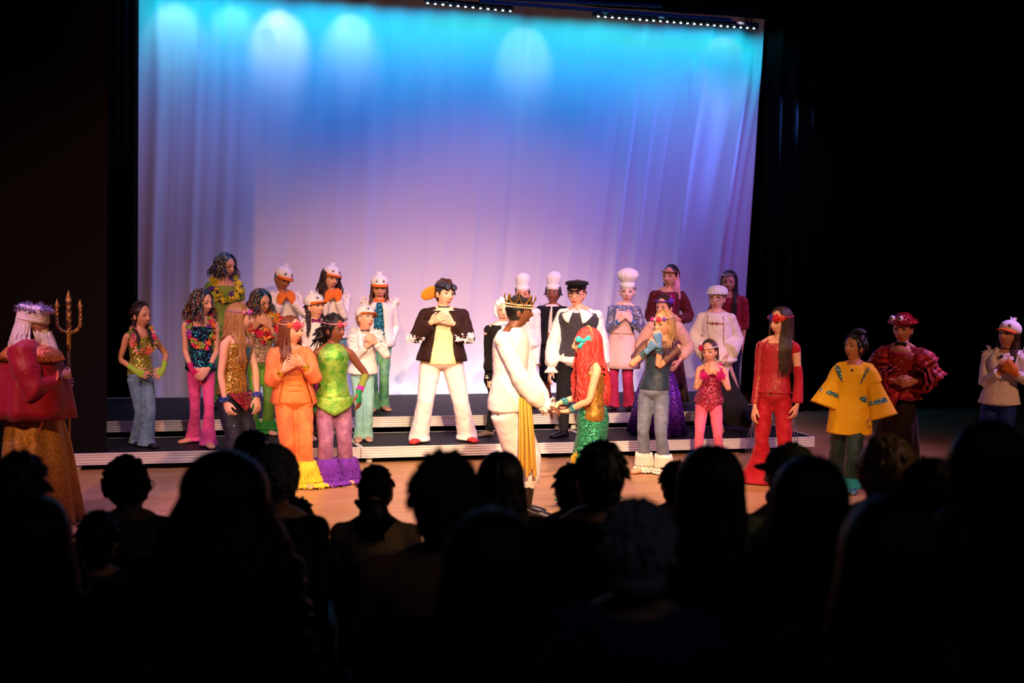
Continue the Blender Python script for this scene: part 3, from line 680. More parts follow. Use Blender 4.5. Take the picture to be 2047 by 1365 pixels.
def hair_short(f, mat, cap=1.02, tufts=60, l=.03, name='hair', fringe=True, back=0):
    M = MB(); M.ell((0, .020, .018), (.082 * cap, .092 * cap, .108 * cap), 24, 16)
    if back: M.ell((0, .05, -.045), (.07 * cap, .055 * cap, .055 * cap), 16, 10)
    for _ in range(tufts):
        az = rnd.uniform(35, 325) if not fringe else rnd.uniform(0, 360); pq = R(rnd.uniform(5, 95 if 50 < az < 310 else 50)); azr = R(az)
        e = V((sin(azr) * sin(pq) * .083 * cap, -cos(azr) * sin(pq) * .09 * cap + .02, .108 * cap * cos(pq) + .018)); d = V((sin(azr) * .5, -cos(azr) * .5, -.8 * sin(pq) + .15)) + V((rnd.gauss(0, .25), rnd.gauss(0, .25), rnd.gauss(0, .2)))
        d.normalize(); M.tube([e - d * l * .4, e + d * l * .3, e + d * l], [.012, .010, .002], n=5)
    M.xf(f.Hm); return M.build(name, mat, f.o)
def braid(f, mat, pts, r=.02, name='braid', n=14):
    P_, _ = crv(pts, [1] * len(pts), 8); M = MB()
    N_ = len(P_); k = int(n)
    for i in range(k):
        t = i / k * (N_ - 1); p = P_[int(t)]; q = P_[min(int(t) + 1, N_ - 1)]; d = (q - p); d = d.normalized() if d.length > 1e-6 else V((0, 0, -1)); s_ = d.cross(f.fwd); s_ = s_.normalized() if s_.length > .1 else d.orthogonal().normalized()
        sg = 1 if i % 2 else -1; rr = r * (1 - .35 * i / k); c = p + s_ * sg * rr * .35
        M.tube([c - d * rr * .9 + s_ * sg * rr * .4, c, c + d * rr * .9 - s_ * sg * rr * .4], [rr * .45, rr * .85, rr * .4], n=8)
    M.tube([P_[-2], P_[-1] + V((0, 0, -.03))], [r * .6, r * .2], n=8)
    return M.build(name, mat, f.o)
def hlocal(f, name, mats, fn, label=None, **kw):
    M = MB(); fn(M); M.xf(f.Hm); return M.build(name, mats, f.o, label=label, **kw)
# ------------------------------------------------------------------ hats
WHT = cloth('f2eef0', .85, .2, .04)
def bill(M):
    n = 12; vs = []
    for lay in (0, 1):
        for i in range(n + 1):
            t = lerp(-1, 1, i / n); x = .082 * sin(t * 1.45) / sin(1.45); y0 = -.088 * sqrt(max(0.02, 1 - (x / .095) ** 2)) + .02; ext = .085 * (1 - t * t) ** .6
            for e in (0, .5, 1): vs.append((x * (1 + .04 * e), y0 - ext * e * .85, .060 - .014 * e - .014 * (t * t) * (e + .3) - lay * .006))
    q = 3 * (n + 1); fs = []
    for i in range(n):
        for e in (0, 1): a_ = i * 3 + e; fs += [(a_, a_ + 1, a_ + 4, a_ + 3), (q + a_ + 3, q + a_ + 4, q + a_ + 1, q + a_)]
    fs += [(i * 3 + 2, q + i * 3 + 2, q + i * 3 + 5, i * 3 + 5) for i in range(n)]
    M.add(vs, fs)
def gull_cap(f, tilt=0, back=False):
    W_ = WHT; OR = cloth('e06a18', .75, .1, .05)
    def fn(M): M.ell((0, .012, .060), (.092, .104, .080), 24, 14)
    h_ = hlocal(f, 'cap', W_, fn)
    M = MB(); bill(M); M.xf(f.Hm); M.build('bill', OR, h_)
    for sg in (-1, 1):
        M = MB(); c = V((sg * .034, -.072, .088)); nn = V((sg * .25, -.85, .35)).normalized()
        M.disc(c - nn * .004, nn, .019, 16, .008); M.c = 1; M.disc(c + nn * .004, nn, .0155, 16, .004); M.c = 2; M.disc(c + nn * .008 + V((sg * -.002, 0, -.003)), nn, .010, 12, .003)
        M.xf(f.Hm); M.build('cap_eye', [plain('1a1414', .5), plain('ffffff', .4), plain('0a0808', .3)], h_)
    M = MB(); 
    for k in range(7): M.tube([(rnd.gauss(0, .008), .01, .125), (rnd.gauss(0, .015), .02, .145), (rnd.gauss(0, .02), .035, .165)], [.009, .008, .002], n=6)
    M.xf(f.Hm); M.build('feather_tuft', W_, h_); return h_
def toque(f, H_=.17, r=.082, rt=.10, lean=0):
    M = MB(); M.rings([((0, .005, .045), (r, 0, 0), (0, r * 1.12, 0)), ((0, .005, .105), (r * 1.0, 0, 0), (0, r * 1.1, 0))], 28, rc=.05)
    h_ = (M.xf(f.Hm), M.build('chef_hat', WHT, f.o))[1]
    M = MB(); L_ = []
    for i in range(9):
        t = i / 8; rr = lerp(r * .93, rt, min(1, t * 2.2)) if t < .5 else rt * sqrt(max(0, 1 - ((t - .5) / .52) ** 2.4)); L_.append(((lean * t, .005 + .01 * t, .10 + H_ * t), max(rr, .01), max(rr, .01)))
    L_ = L_[::-1]; n = 96; vs = []
    for i, (c, a_, b_) in enumerate(L_): vs += fold_ring(V(c), a_, b_, n, .03 * (1 - .4 * abs(i - 4) / 4), 13, 0)
    vs += [V(L_[0][0]) + V((0, 0, .004)), V(L_[-1][0])]; k = 9 * n
    fs = [(j * n + i, (j + 1) * n + i, (j + 1) * n + (i + 1) % n, j * n + (i + 1) % n) for j in range(8) for i in range(n)] + [(k, i, (i + 1) % n) for i in range(n)] + [(k + 1, 8 * n + (i + 1) % n, 8 * n + i) for i in range(n)]
    M.add(vs, fs); M.xf(f.Hm); M.build('puff', WHT, h_); return h_
def ring_pts(z, rx, ry, n=24, cy=.012, a0=0, a1=360, dz=0):
    return [V((rx * sin(R(lerp(a0, a1, i / n))), cy - ry * cos(R(lerp(a0, a1, i / n))), z + dz * cos(R(lerp(a0, a1, i / n))))) for i in range(n + 1)]
def headband(f, mat, flowers, z=.058, r=.005, dz=-.0):
    h_ = hlocal(f, 'headband', mat, lambda M: M.tube(ring_pts(z, .084, .098, 28, .012, dz=dz), [(r, r * 2.2)] * 29, ref=(0, 0, 1), n=6, caps=False))
    for az, rad, mt in flowers:
        M = MB(); p = V((.088 * sin(R(az)), .012 - .1 * cos(R(az)), z + dz * cos(R(az)))); roses(M, p, V((sin(R(az)), -cos(R(az)), .1)), rad, 0); M.xf(f.Hm); M.build('flower', mt, h_)
    return h_
def glasses(f, mat=None):
    mat = mat or plain('1c1414', .4)
    def fn(M):
        for sg in (-1, 1):
            c = V((sg * .032, fy(.03, .008) - .016, .006)); M.tube([c + V((.024 * cos(t), 0, .019 * sin(t))) for t in np.linspace(0, 2 * pi, 17)], .0022, n=6, caps=False)
            M.tube([c + V((sg * .024, 0, .004)), (sg * .078, -.05, .006), (sg * .081, .0, .002)], .002, n=5)
        M.tube([(-.009, fy(0, .008) - .012, .008), (.009, fy(0, .008) - .012, .008)], .002, n=5)
    return hlocal(f, 'glasses', mat, fn)
def bow_tie(f, mat, s_=.03):
    M = MB(); c = f.sp(1.04) + f.fwd * (.05 * f.hs)
    for sg in (-1, 1): M.tube([c, c + f.side * sg * s_ * .6, c + f.side * sg * s_ * 1.5], [(.008, .006), (.017, .009), (.024, .008)], ref=(0, 0, 1), n=8, rc=.2)
    M.ell(c, .011, 8, 6); M.build('bow_tie', mat, f.o)
def choker(f, mat, u=1.1, r=.006):
    M = MB(); c, a_, b_ = f.ring(u, .004); M.rings([(c - V((0, 0, r)), a_, b_), (c + V((0, 0, r)), a_, b_)], 16, rc=.02); M.build('choker', mat, f.o)
def vhem(f, mat, u=.04, drop=.1, k=1.3, m=.02, name='pointed_hem', straight=0):
    M = MB(); n, r_ = 25, 6; vs = []
    for i in range(r_):
        for j in range(n):
            t = lerp(-k, k, j / (n - 1)); c, a_, b_ = f.ring(u, m + .004 * i); dz = (straight + drop * (1 - abs(t) / k)) * i / (r_ - 1)
            vs.append(c + a_ * sin(t) - b_ * cos(t) - V((0, 0, dz)))
    M.add(vs, [(i * n + j, i * n + j + 1, (i + 1) * n + j + 1, (i + 1) * n + j) for i in range(r_ - 1) for j in range(n - 1)])
    o = M.build(name, mat, f.o); sd = o.modifiers.new('t', 'SOLIDIFY'); sd.thickness = .008; return o
def flat_collar(f, mat, u=.74, wide=.85, m=.05, name='collar'):
    M = MB(); n = 8
    for sg in (-1, 1):
        vs = []
        for i in range(n):
            t = i / (n - 1); inner = lerp(.10, .30, t); outer = lerp(wide, .42, t); uu = lerp(1.0, u, t); u2 = lerp(.97, u + .02, t)
            for q in range(5):
                w_ = q / 4; kk = lerp(inner, outer, w_); uq = lerp(uu, u2, w_); c, a_, b_ = f.ring(min(uq, .97), m if t > .2 else m * .7)
                vs.append(c + a_ * sg * kk * (.8 if t < .2 else 1) - b_ * sqrt(max(.05, 1 - kk * kk)) + V((0, 0, .03 * (1 - t) * (1 - w_))))
        M.add(vs, [(i * 5 + q, i * 5 + q + 1, i * 5 + q + 6, i * 5 + q + 5) for i in range(n - 1) for q in range(4)])
    o = M.build(name, mat, f.o); sd = o.modifiers.new('t', 'SOLIDIFY'); sd.thickness = .008; return o
# ------------------------------------------------------------------ the cast, left to right
LT, MD, BR, DK = 'e6ad8c', 'd29a74', 'a86e4a', '6e4028'
TIN = [sequin(('140c40', '0c3a5a', 'f8f0ff', '0c1a3a', '101848', '180828'), 105, .8, .2, 1.5), plain('24356e', .3, .6), plain('c8b8c8', .2, .9)]
TINW = [sequin(('141c58', '0c1438', '2a6a90', '101838', 'fff4ff'), 110, .75, .22, 1.5), sequin(('58184a', 'fff0d0', '300c40', 'ffd070', '201038'), 110, .75, .22, 1.5), sequin(('4a0c3e', '901848', 'ffb860', '200a28', 'fff0e0'), 110, .75, .22, 1.5), sequin(('08383a', '0c5a3c', '061c28', 'c0ffe8'), 110, .75, .22, 1.4), sequin(('b03050', 'f0b080', '401020'), 170, .85, .18, 1.4)]
PINKF = [cloth('e8405a', .6, .2, .1), cloth('f28a9a', .6, .2, .1), cloth('b8203c', .6, .2, .1)]
LEI = [cloth('f0604a', .6), cloth('f08a8a', .6), cloth('e84a70', .6), cloth('e0b040', .6), cloth('6a8a3a', .6)]
LEIY = [cloth('e8d040', .6), cloth('a8b030', .6), cloth('5a3a90', .6), cloth('e0c030', .6)]
LEIR = [cloth('c81a50', .6), cloth('e83a6a', .6), cloth('f07a30', .6), cloth('8ab040', .6), cloth('7a3a9a', .6)]
DKH, BRH, BLH, BKH = '24130e', '4a2818', '9a6a3e', '120c0a'

# girl with dark braids, yellow sequin top
f = figure(feet=(285, 892), lev=HP, top=606, hx=283, px=281, nx=280, a=25, ha=42, hp=4, sk=MD, build=.9, brow='24130e',
    A=dict(w=(271, 742, .10), e=(243, 717, .02), t=(296, 751, .17), n=(0, 1, 0)), B=dict(w=(327, 737, .06), e=(322, 700, -.06), t=(312, 752, .14), n=(0, 1, 0)),
    legs=((275, 888, 5), (293, 893, 35)), label='person with dark braids in a yellow sequin top, flower garland and flared blue jeans')
pants(f, mottled('4f7286', '6d90a0', 14, .8), [(0, .084), (.5, .074), (1, .062), (1.5, .075), (2.1, .105), (3, .125)], 2.75, 'jeans')
top(f, sequin(('c8c020', 'e8e060', '8a9a20', 'f0e8a0', 'a8a818'), 100), .02, .84, .012, straps=True, name='sequin_top')
garland(f, LEI, neck_loop(f, .42, .07), 30, .034)
for k in 'AB': glove(f, k, cloth('9cc83a', .6), 1.55)
shoes(f, plain('14100f', .4)); h_ = hair_short(f, hairm(DKH), 1.03, 40, .02, fringe=False)
for s_ in (-1, 1): braid(f, hairm(DKH), [f.Hm @ V((s_ * .075, .03, -.03)), f.sp(1.05) + f.side * s_ * .07 + f.fwd * .03, f.ring(.88, .02)[0] + f.side * s_ * .06 + f.fwd * .09, f.ring(.72, .02)[0] + f.side * s_ * .07 + f.fwd * .11], .022)

# tinsel-wig dancer in pink flares
f = figure(feet=(402, 890), lev=HP, top=580, hx=405, px=403, nx=401, a=6, ha=48, hp=6, sk=LT, build=.84,
    A=dict(w=(383, 738, .13), e=(369, 712, -.02), t=(407, 758, .18), n=(.3, .9, 0)), B=dict(w=(417, 737, .13), e=(436, 708, -.02), t=(396, 757, .20), n=(-.3, .9, 0)),
    legs=((388, 884, -50), (416, 893, 12)), label='person with a multicoloured tinsel wig, blue-green sequin top and bright pink flared trousers')
pants(f, cloth('e0508a', .75, .3), [(0, .082), (.5, .072), (1, .056), (1.5, .066), (2.1, .10), (3, .12)], 2.7)
top(f, sequin(('12304a', '0e6a6e', '1a1a50', '20a0a0', '40104a', '0a1a2a'), 85), -.12, .84, .014, straps=True, name='sequin_top', hem=.03)
garland(f, LEIR, neck_loop(f, .5, .066), 34, .034)
glove(f, 'A', cloth('c0185a', .6), 1.7); band(f, 'B', sequin(('20a090', '0e6a6e'), 90), 1.75, 1.95)
shoes(f, plain('d0946e', .5)); hairdo(f, None, L_=.16, n=190, r=.0052, wave=.026, front=46, mats=TINW, cap=1.04, vol=1.16, name='tinsel_wig', spread=.2)

# tall wig wearer with glasses at the back left
f = figure(feet=(449, 812), lev=2 * HP, top=508, hx=452, px=446, nx=449, a=15, ha=42, hp=10, sk=LT, build=.95,
    A=dict(w=(425, 665, .05), e=(412, 625, -.05)), B=dict(w=(480, 665, .05), e=(487, 625, -.05)), label='person with glasses, blue tinsel wig and yellow flower garland, tallest at the back left')
top(f, mottled('8a9a30', '5a8a30', 9), -.1, .9, .014, slv=SL(f, .056, .05, .05, .5), name='green_top'); pants(f, mottled('3c7a2a', '5a9a30'))
garland(f, LEIY, neck_loop(f, .32, .08), 40, .042, jit=.04); glasses(f)
hairdo(f, None, L_=.11, n=190, r=.0052, wave=.028, front=44, mats=[TINW[0], TINW[1], TINW[0], TINW[3], TINW[4]], cap=1.04, vol=1.18, name='tinsel_wig', spread=.25); shoes(f, plain('14100f', .4))

# wig wearer with red flower bouquet at the chest, green frilled trousers
f = figure(feet=(524, 868), lev=HP, top=580, hx=523, px=522, nx=526, a=12, ha=35, hp=14, ht=-6, sk=MD, build=.93,
    A=dict(w=(508, 655, .12), e=(494, 690, .0), t=(521, 636, .17), n=(0, 1, 0)), B=dict(w=(541, 655, .12), e=(561, 682, .0), t=(526, 640, .17), n=(0, 1, 0)), label='person with glasses and tinsel wig hugging a red flower garland, in green frilled trousers')
pants(f, mottled('4a8a28', '74a838'), [(0, .086), (1, .068), (2, .07), (3, .08)], 1.8)
for k in 'AB': ruffle(f, k, cloth('2e8a3a', .7), 1.65, 2.75, .06, .15, 2)
top(f, sequin(('c8a888', 'b08a60', 'e0d0c0', '8a6a58'), 110, .7), .0, .92, .016, slv=SL(f, .06, .052, .04, 1.7), name='sequin_top')
garland(f, [cloth('c0143c', .6), cloth('e83050', .6), cloth('f09040', .6), cloth('b8c040', .6)], neck_loop(f, .36, .09), 40, .045, jit=.05); glasses(f)
hairdo(f, None, L_=.11, n=190, r=.0052, wave=.026, front=46, mats=TINW, cap=1.04, vol=1.16, name='tinsel_wig', spread=.2); shoes(f, plain('c8a080', .5))

# blonde in gold sequins
f = figure(feet=(468, 962), lev=0, top=608, hx=481, px=466, nx=474, a=50, ha=84, hp=2, sk='edb79c', build=1.0, smile=.6, brow='7a5030',
    A=dict(w=(450, 803, .16), e=(437, 748, .13), t=(464, 841, .20), n=(.6, .6, 0), c=.7), B=dict(w=(514, 793, .02), e=(510, 735, -.02), t=(516, 828, .04), n=(-.6, .6, 0)),
    legs=((455, 965, 40), (487, 960, 60)), label='person with long wavy blonde hair, gold sequin top and sparkling navy trousers')
pants(f, glitter('0c0f26', 'c8d0ff', 75, .035, .7), [(0, .10), (1, .085), (1.5, .10), (2.2, .125), (3, .14)], 2.7)
top(f, sequin(('c8963a', 'f0c860', '8a5a20', 'f8e0a0', 'b07a28', 'd8a840'), 105), .0, .86, .014, straps=True, name='sequin_top')
vhem(f, sequin(('a01c58', 'c83070', '701040', 'e0a040'), 100), .03, .17, 1.0, .02, 'sequin_point')
M = MB(); c_, a_, b_ = f.ring(.45, .016)
torso(M, f, .02, .80, .018, n=16); vs0 = M.v; M2 = MB(); M2.v = M.v; 
for fc in M.f:
    cc = sum((V(M.v[i]) for i in fc), V()) / len(fc)
    if (cc - f.sp(.4)).dot(f.side) > .035: M2.f.append(fc); M2.m.append(0)
M2.build('blue_panel', cloth('1c5a86', .5, .3), f.o)
band(f, 'A', sequin(('4a6ae0', '8aa0ff', '2a3ab0'), 80), 1.84, 1.98, .042, bumps=30); band(f, 'B', sequin(('4a6ae0', '8aa0ff', '2a3ab0'), 80), 1.84, 1.98, .042, bumps=30)
hairdo(f, hairm('7d5232', .4, 'c89058'), L_=.36, n=74, r=.0095, wave=.016, front=62, cap=1.03, vol=1.05, name='wavy_hair')
headband(f, cloth('8a5a9a', .6), [(-5, .013, PINKF[0]), (28, .018, PINKF[0]), (-34, .018, cloth('c060d0', .6)), (-62, .013, PINKF[1]), (58, .015, cloth('9a50b0', .6))])
shoes(f, plain('14100f', .4))

def gull_jacket(f, end=1.92, hem=-.02, fur=90, name='white_jacket'):
    o = top(f, cloth('efe6e4', .8, .3, .05), hem, .97, .026, slv=SL(f, .066, .056, .052, end), name=name, hem=.02, wr=.02)
    M = MB(); pts = []
    for sg, k in ((-1, 'A'), (1, 'B')):
        for t in np.linspace(0, .45, 8): pts.append(armpt(f.jn[k], t) + V((0, 0, .04)))
        for t in np.linspace(.15, .9, 6): pts.append(f.sp(.97).lerp(f.jn[k]['S'] + V((0, 0, .05)), t))
    fluff(M, pts, fur, .07, .011); M.build('feather_trim', cloth('f4ecec', .9, .5, .03), f.o); return o
def collar_v(f, mat=None, u0=.45, w_=.032):
    """turned lapels standing proud of the chest"""
    M = MB()
    for sg in (-1, 1):
        pts = [f.sp(1.0) + f.side * sg * .055 + V((0, 0, .035)) + f.fwd * .0]
        for u in (.9, .75, .6, u0): c, a_, b_ = f.ring(u, .034); k = lerp(.15, .5, (u - u0) / .45); pts.append(c + a_ * sg * k - b_ * sqrt(1 - k * k))
        M.tube(pts, [(.016, .008), (w_ * .8, .008), (w_, .008), (w_ * .7, .008), (.008, .005)], ref=f.side, n=8)
    M.build('lapel', mat or cloth('f4ecec', .8), f.o)

# gulls at the back
f = figure(feet=(574, 810), lev=2 * HP, top=536, hx=566, px=576, nx=570, a=8, ha=28, hp=20, ht=10, sk=BR, build=.95, brow='1c1008',
    A=dict(w=(559, 606, .18), e=(542, 628, .06), t=(571, 577, .16), n=(.3, .8, 0), c=.9), B=dict(w=(586, 603, .18), e=(606, 616, .06), t=(574, 582, .17), n=(-.3, .8, 0), c=.9), label='person in a white bird cap and feathered jacket, orange gloves under the chin')
gull_jacket(f); gull_cap(f); pants(f, cloth('5a8a9a')); hair_short(f, hairm('301c14'), 1.0, 40, .03)
for k in 'AB': glove(f, k, cloth('e8782a', .6), 1.7, True)
shoes(f, plain('c8a080', .5))
f = figure(feet=(667, 810), lev=2 * HP, top=534, hx=662, px=668, nx=665, a=8, ha=28, hp=8, ht=10, sk=LT, build=.93, brow='24130e', smile=.4,
    A=dict(w=(652, 600, .17), e=(640, 625, .05), t=(668, 583, .17), n=(0, .9, 0), c=.8), B=dict(w=(676, 600, .17), e=(692, 628, .05), t=(667, 570, .17), n=(0, .9, 0), c=.9), label='person with long dark curls in a white bird cap, orange gloves at the mouth')
gull_jacket(f); gull_cap(f); pants(f, cloth('5a8a9a')); hairdo(f, hairm('2c1810'), L_=.25, n=70, r=.013, wave=.032, front=60, vol=1.12, name='curly_hair')
for k in 'AB': glove(f, k, cloth('e8782a', .6), 1.7, True)
shoes(f, plain('c8a080', .5))
f = figure(feet=(626, 872), lev=HP, top=590, hx=630, px=628, nx=630, a=18, ha=45, hp=-6, sk=LT, build=.88, brow='1c1008', smile=.5, open_mouth=.6,
    A=dict(w=(607, 700, .1), e=(600, 680, 0)), B=dict(w=(650, 712, .05), e=(656, 690, -.06)), legs=((619, 878, 15), (634, 868, 30)), label='smiling person with dark braids in a white bird cap, behind the dancer in orange')
gull_jacket(f, fur=120); gull_cap(f); hair_short(f, hairm(DKH), 1.0, 30, .02); bow_tie(f, sequin(('a03080', '602060'), 100))
for s_ in (-1, 1): braid(f, hairm(DKH), [f.Hm @ V((s_ * .08, .02, -.03)), f.Hm @ V((s_ * .10, 0, -.13)), f.ring(.9, .02)[0] + f.side * s_ * .09 + f.fwd * .09, f.ring(.74, .02)[0] + f.side * s_ * .10 + f.fwd * .10], .026)
M = MB(); skirt(M, [(f.sp(.1), .09, .075), (f.sp(-.1), .115, .10), (V((f.pel.x, 0, .42)), .13, .11), (V((f.pel.x, 0, .13)), .15, .13)], 12, .05); M.build('skirt', cloth('b01a70', .7, .3), f.o); shoes(f, plain('c8a080', .5))

# orange dancer
f = figure(feet=(592, 968), lev=0, top=634, hx=584, px=589, nx=581, a=8, ha=52, hp=2, sk='eab08a', build=1.08, smile=.7, brow='5a3018',
    A=dict(w=(566, 741, .19), e=(543, 768, .06), t=(597, 717, .22), n=(.2, .8, .2), c=.35), B=dict(w=(606, 728, .18), e=(630, 752, .05), t=(573, 718, .25), n=(-.2, .8, .2), c=.35),
    legs=((576, 972, -5), (608, 972, 20)), label='person in an orange cardigan and orange velvet trousers with yellow tulle cuffs')
pants(f, mottled('e0642a', 'f08a3e', 8, .7), [(0, .098), (.6, .084), (1, .072), (1.6, .08), (2.3, .10)], 2.1)
for k in 'AB': ruffle(f, k, cloth('f0c830', .7, .2), 1.48, 2.93, .088, .21, 2, 26, .09, 'tulle_cuff', spikes=260, dx=-.0 if k == 'A' else .04)
top(f, cloth('f0904a', .7, .2), -.12, .9, .012, name='bodice', hem=.01)
M = MB()
for k in range(7): c, a_, b_ = f.ring(lerp(.02, .62, k / 6), .014); M.tube([c + a_ * t - b_ * sqrt(1 - t * t) for t in (-.45, -.2, 0, .2, .45)], .0035, n=6)
M.build('lacing', cloth('c8641c', .6), f.o)
M = MB()
for k in 'AB': sleeve(M, f, k, 1.65, [(0, .064), (1, .06), (1.7, .052)])
torso(M, f, .55, .97, .02)
gar(f, 'cardigan', glitter('ee7f45', 'ffd9a0', 70, .03, .7), lambda Q: Q.__dict__.update(M.__dict__))
M = MB()
for sg in (-1, 1):
    vs = []; n = 9
    for i, (u, k0, k1) in enumerate(((.9, .35, 1.1), (.6, .55, 1.12), (.3, .62, 1.2), (0, .66, 1.32), (-.16, .6, 1.42), (-.26, .8, 1.5))):
        c, a_, b_ = f.ring(u, .026 + .006 * i)
        for j in range(n):
            t = lerp(k0, k1 + .9, j / (n - 1)); an = t * pi / 2 * .8 ; vs.append(c + a_ * sg * sin(an) * (1 + .015 * i) - b_ * cos(an) * (1 + .03 * i) + V((0, 0, .015 * sin(j * 2.1) * i / 5)))
    fs = [(i * n + j, i * n + j + 1, (i + 1) * n + j + 1, (i + 1) * n + j) for i in range(5) for j in range(n - 1)]; M.add(vs, fs)
o = M.build('cardigan_front', glitter('ee7f45', 'ffd9a0', 70, .03, .7), f.o); sd = o.modifiers.new('t', 'SOLIDIFY'); sd.thickness = .006
for k in 'AB': band(f, k, sequin(('f0c020', 'f8e060', 'd89810'), 90), 1.6, 1.93, .034, 'cuff')
hairdo(f, hairm('5a2a18', .4, '8a4a2c'), L_=.30, n=60, r=.0095, wave=.012, front=58, vol=1.0, name='long_hair')
headband(f, cloth('f09a80', .6), [(-28, .030, PINKF[0]), (14, .018, PINKF[1]), (-62, .02, cloth('f07a40', .6)), (48, .018, cloth('d83a6a', .6))])
shoes(f, plain('d0946e', .5))

# green top, purple trousers
f = figure(feet=(668, 962), lev=0, top=632, hx=669, px=668, nx=667, a=6, ha=50, hp=4, sk='7c4a30', build=1.0, brow='120a06', lips='8a3038',
    A=dict(w=(628, 802, .04), e=(625, 752, -.02), t=(628, 832, .06), n=(.8, .3, 0)), B=dict(w=(717, 785, .08), e=(709, 742, .02), t=(719, 826, .12), n=(-.8, .5, 0)),
    legs=((650, 968, 0), (690, 963, 20)), label='person in a shiny green sleeveless top and mauve velvet trousers with purple tulle cuffs')
pants(f, mottled('7a4468', 'a8708a', 10, .65), [(0, .098), (.6, .086), (1, .074), (1.6, .082), (2.3, .10)], 2.1)
for k in 'AB': ruffle(f, k, cloth('6a2a9a', .75, .3), 1.48, 2.93, .095, .22, 2, 28, .09, 'tulle_cuff', spikes=260)
top(f, mottled('3a9a28', 'a8d050', 10, .35, .35), .02, 1.03, .016, name='shiny_top', collar=.06)
vhem(f, mottled('3a9a28', 'a8d050', 10, .35, .35), .06, .13, 1.5, .026, 'pointed_hem', .03)
band(f, 'B', cloth('7a8a30', .6), 1.05, 1.75, .036, 'arm_warmer'); band(f, 'B', cloth('d020a0', .6), 1.72, 1.9, .037, 'wristband'); glove(f, 'B', cloth('1c8a4a', .6), 1.85); glove(f, 'A', cloth('1c8a4a', .6), 1.7)
hair_short(f, hairm(BKH), 1.05, 90, .03, fringe=False); hlocal(f, 'hair_bun', hairm(BKH), lambda M: (M.ell((0, .12, -.05), (.06, .06, .07), 12, 8), [M.tube([(rnd.gauss(0, .04), .12 + rnd.gauss(0, .03), -.05 + rnd.gauss(0, .04)), (rnd.gauss(0, .05), .15 + rnd.gauss(0, .03), -.08 + rnd.gauss(0, .05))], [.014, .004], n=5) for _ in range(40)]))
headband(f, PINKF[1], [(-20, .02, PINKF[0]), (14, .02, PINKF[1]), (42, .018, PINKF[0])])
shoes(f, plain('d0946e', .5))

# front gull of the pair right of the green dancer
f = figure(feet=(726, 880), lev=HP, top=614, hx=731, px=727, nx=731, a=8, ha=38, hp=-12, ht=12, sk=LT, build=.87, brow='5a3018',
    A=dict(w=(731, 694, .16), e=(704, 706, .05), t=(748, 672, .18), n=(.2, .9, 0), c=.4), B=dict(w=(752, 686, .16), e=(771, 706, .05), t=(733, 672, .20), n=(-.2, .9, 0), c=.4),
    legs=((718, 881, -5), (734, 880, 10)), label='person in a bird cap, short white jacket and mint flared trousers, chin raised')
pants(f, cloth('8fc4b8', .75, .2, .08), [(0, .078), (.6, .068), (1, .055), (1.6, .062), (2.3, .082), (3, .095)], 2.65)
gull_jacket(f, hem=.02, fur=150); gull_cap(f); hair_short(f, hairm(BLH), 1.0, 30, .02); choker(f, plain('1c1414', .4)); shoes(f, plain('b08a78', .6)); collar_v(f)
# back gull with orange bow tie
f = figure(feet=(758, 820), lev=2 * HP, top=553, hx=759, px=760, nx=760, a=-3, ha=4, hp=10, sk=LT, build=.92, brow='5a3018',
    A=dict(w=(736, 690, .05), e=(729, 655, -.04)), B=dict(w=(781, 684, .06), e=(791, 652, -.06), t=(767, 697, .1)), legs=((747, 823, -15), (767, 819, 20)), label='person in a white bird cap and open jacket with orange bow tie and teal waistcoat')
pants(f, mottled('2e7a6a', '6aa870', 10, .5), [(0, .082), (1, .062), (1.6, .066), (2.3, .085)], 2.5)
top(f, sequin(('1c6a90', '2a8ab0', '104a6a'), 110, .6), .05, .97, .024, name='waistcoat')
def open_coat(f, mat, u0, prof, name='open_jacket', gap=.45, m=.035, hem=.1, fold=None, lab=None, end=1.95, wr=.014):
    """a jacket open at the front: sleeves plus a wrapped shell with a gap"""
    M = MB(); n = 26; k_ = 12; vs = []
    for i in range(k_ + 1):
        t = i / k_; u = lerp(.99, u0, t); c, a_, b_ = f.ring(u, m + .012 * t); g = lerp(gap * .5, gap, min(1, t * 2)) + hem * max(0, t - .5)
        for j in range(n):
            an = lerp(g, 2 * pi - g, j / (n - 1)) ; vs.append(c + a_ * sin(an) * -1 - b_ * cos(an))
    fs = [(i * n + j, (i + 1) * n + j, (i + 1) * n + j + 1, i * n + j + 1) for i in range(k_) for j in range(n - 1)]; M.add(vs, fs)
    o = M.build(name, mat, f.o, label=lab); sd = o.modifiers.new('t', 'SOLIDIFY'); sd.thickness = .012; sd.offset = 0
    if wr: md = o.modifiers.new('d', 'DISPLACE'); md.texture = wtex(.08); md.strength = wr; md.mid_level = .5
    for key in 'AB':
        Q = MB(); sleeve(Q, f, key, end, prof); Q.ell(f.jn[key]['S'] , prof[0][1] * 1.05, 12, 8); Q.build('sleeve', mat, o, vox=.010, sm=3, wr=wr, )
    return o
WJ = cloth('efe6e4', .8, .3, .05)
open_coat(f, WJ, -.1, SL(f, .062, .054, .052)[1], 'white_jacket', .42); gull_cap(f)
hairdo(f, hairm('5a3420', .4), L_=.27, n=50, r=.0095, wave=.012, front=62, name='long_hair'); bow_tie(f, cloth('e8642a', .6), .036); shoes(f, plain('b08a78', .6))
M = MB(); fluff(M, [f.jn[k]['S'] + V((0, 0, .05)) + f.side * s_ * .03 for k, s_ in (('A', -1), ('B', 1))], 60, .07, .011); M.build('feather_trim', cloth('f4ecec', .9, .5, .03), f.o)

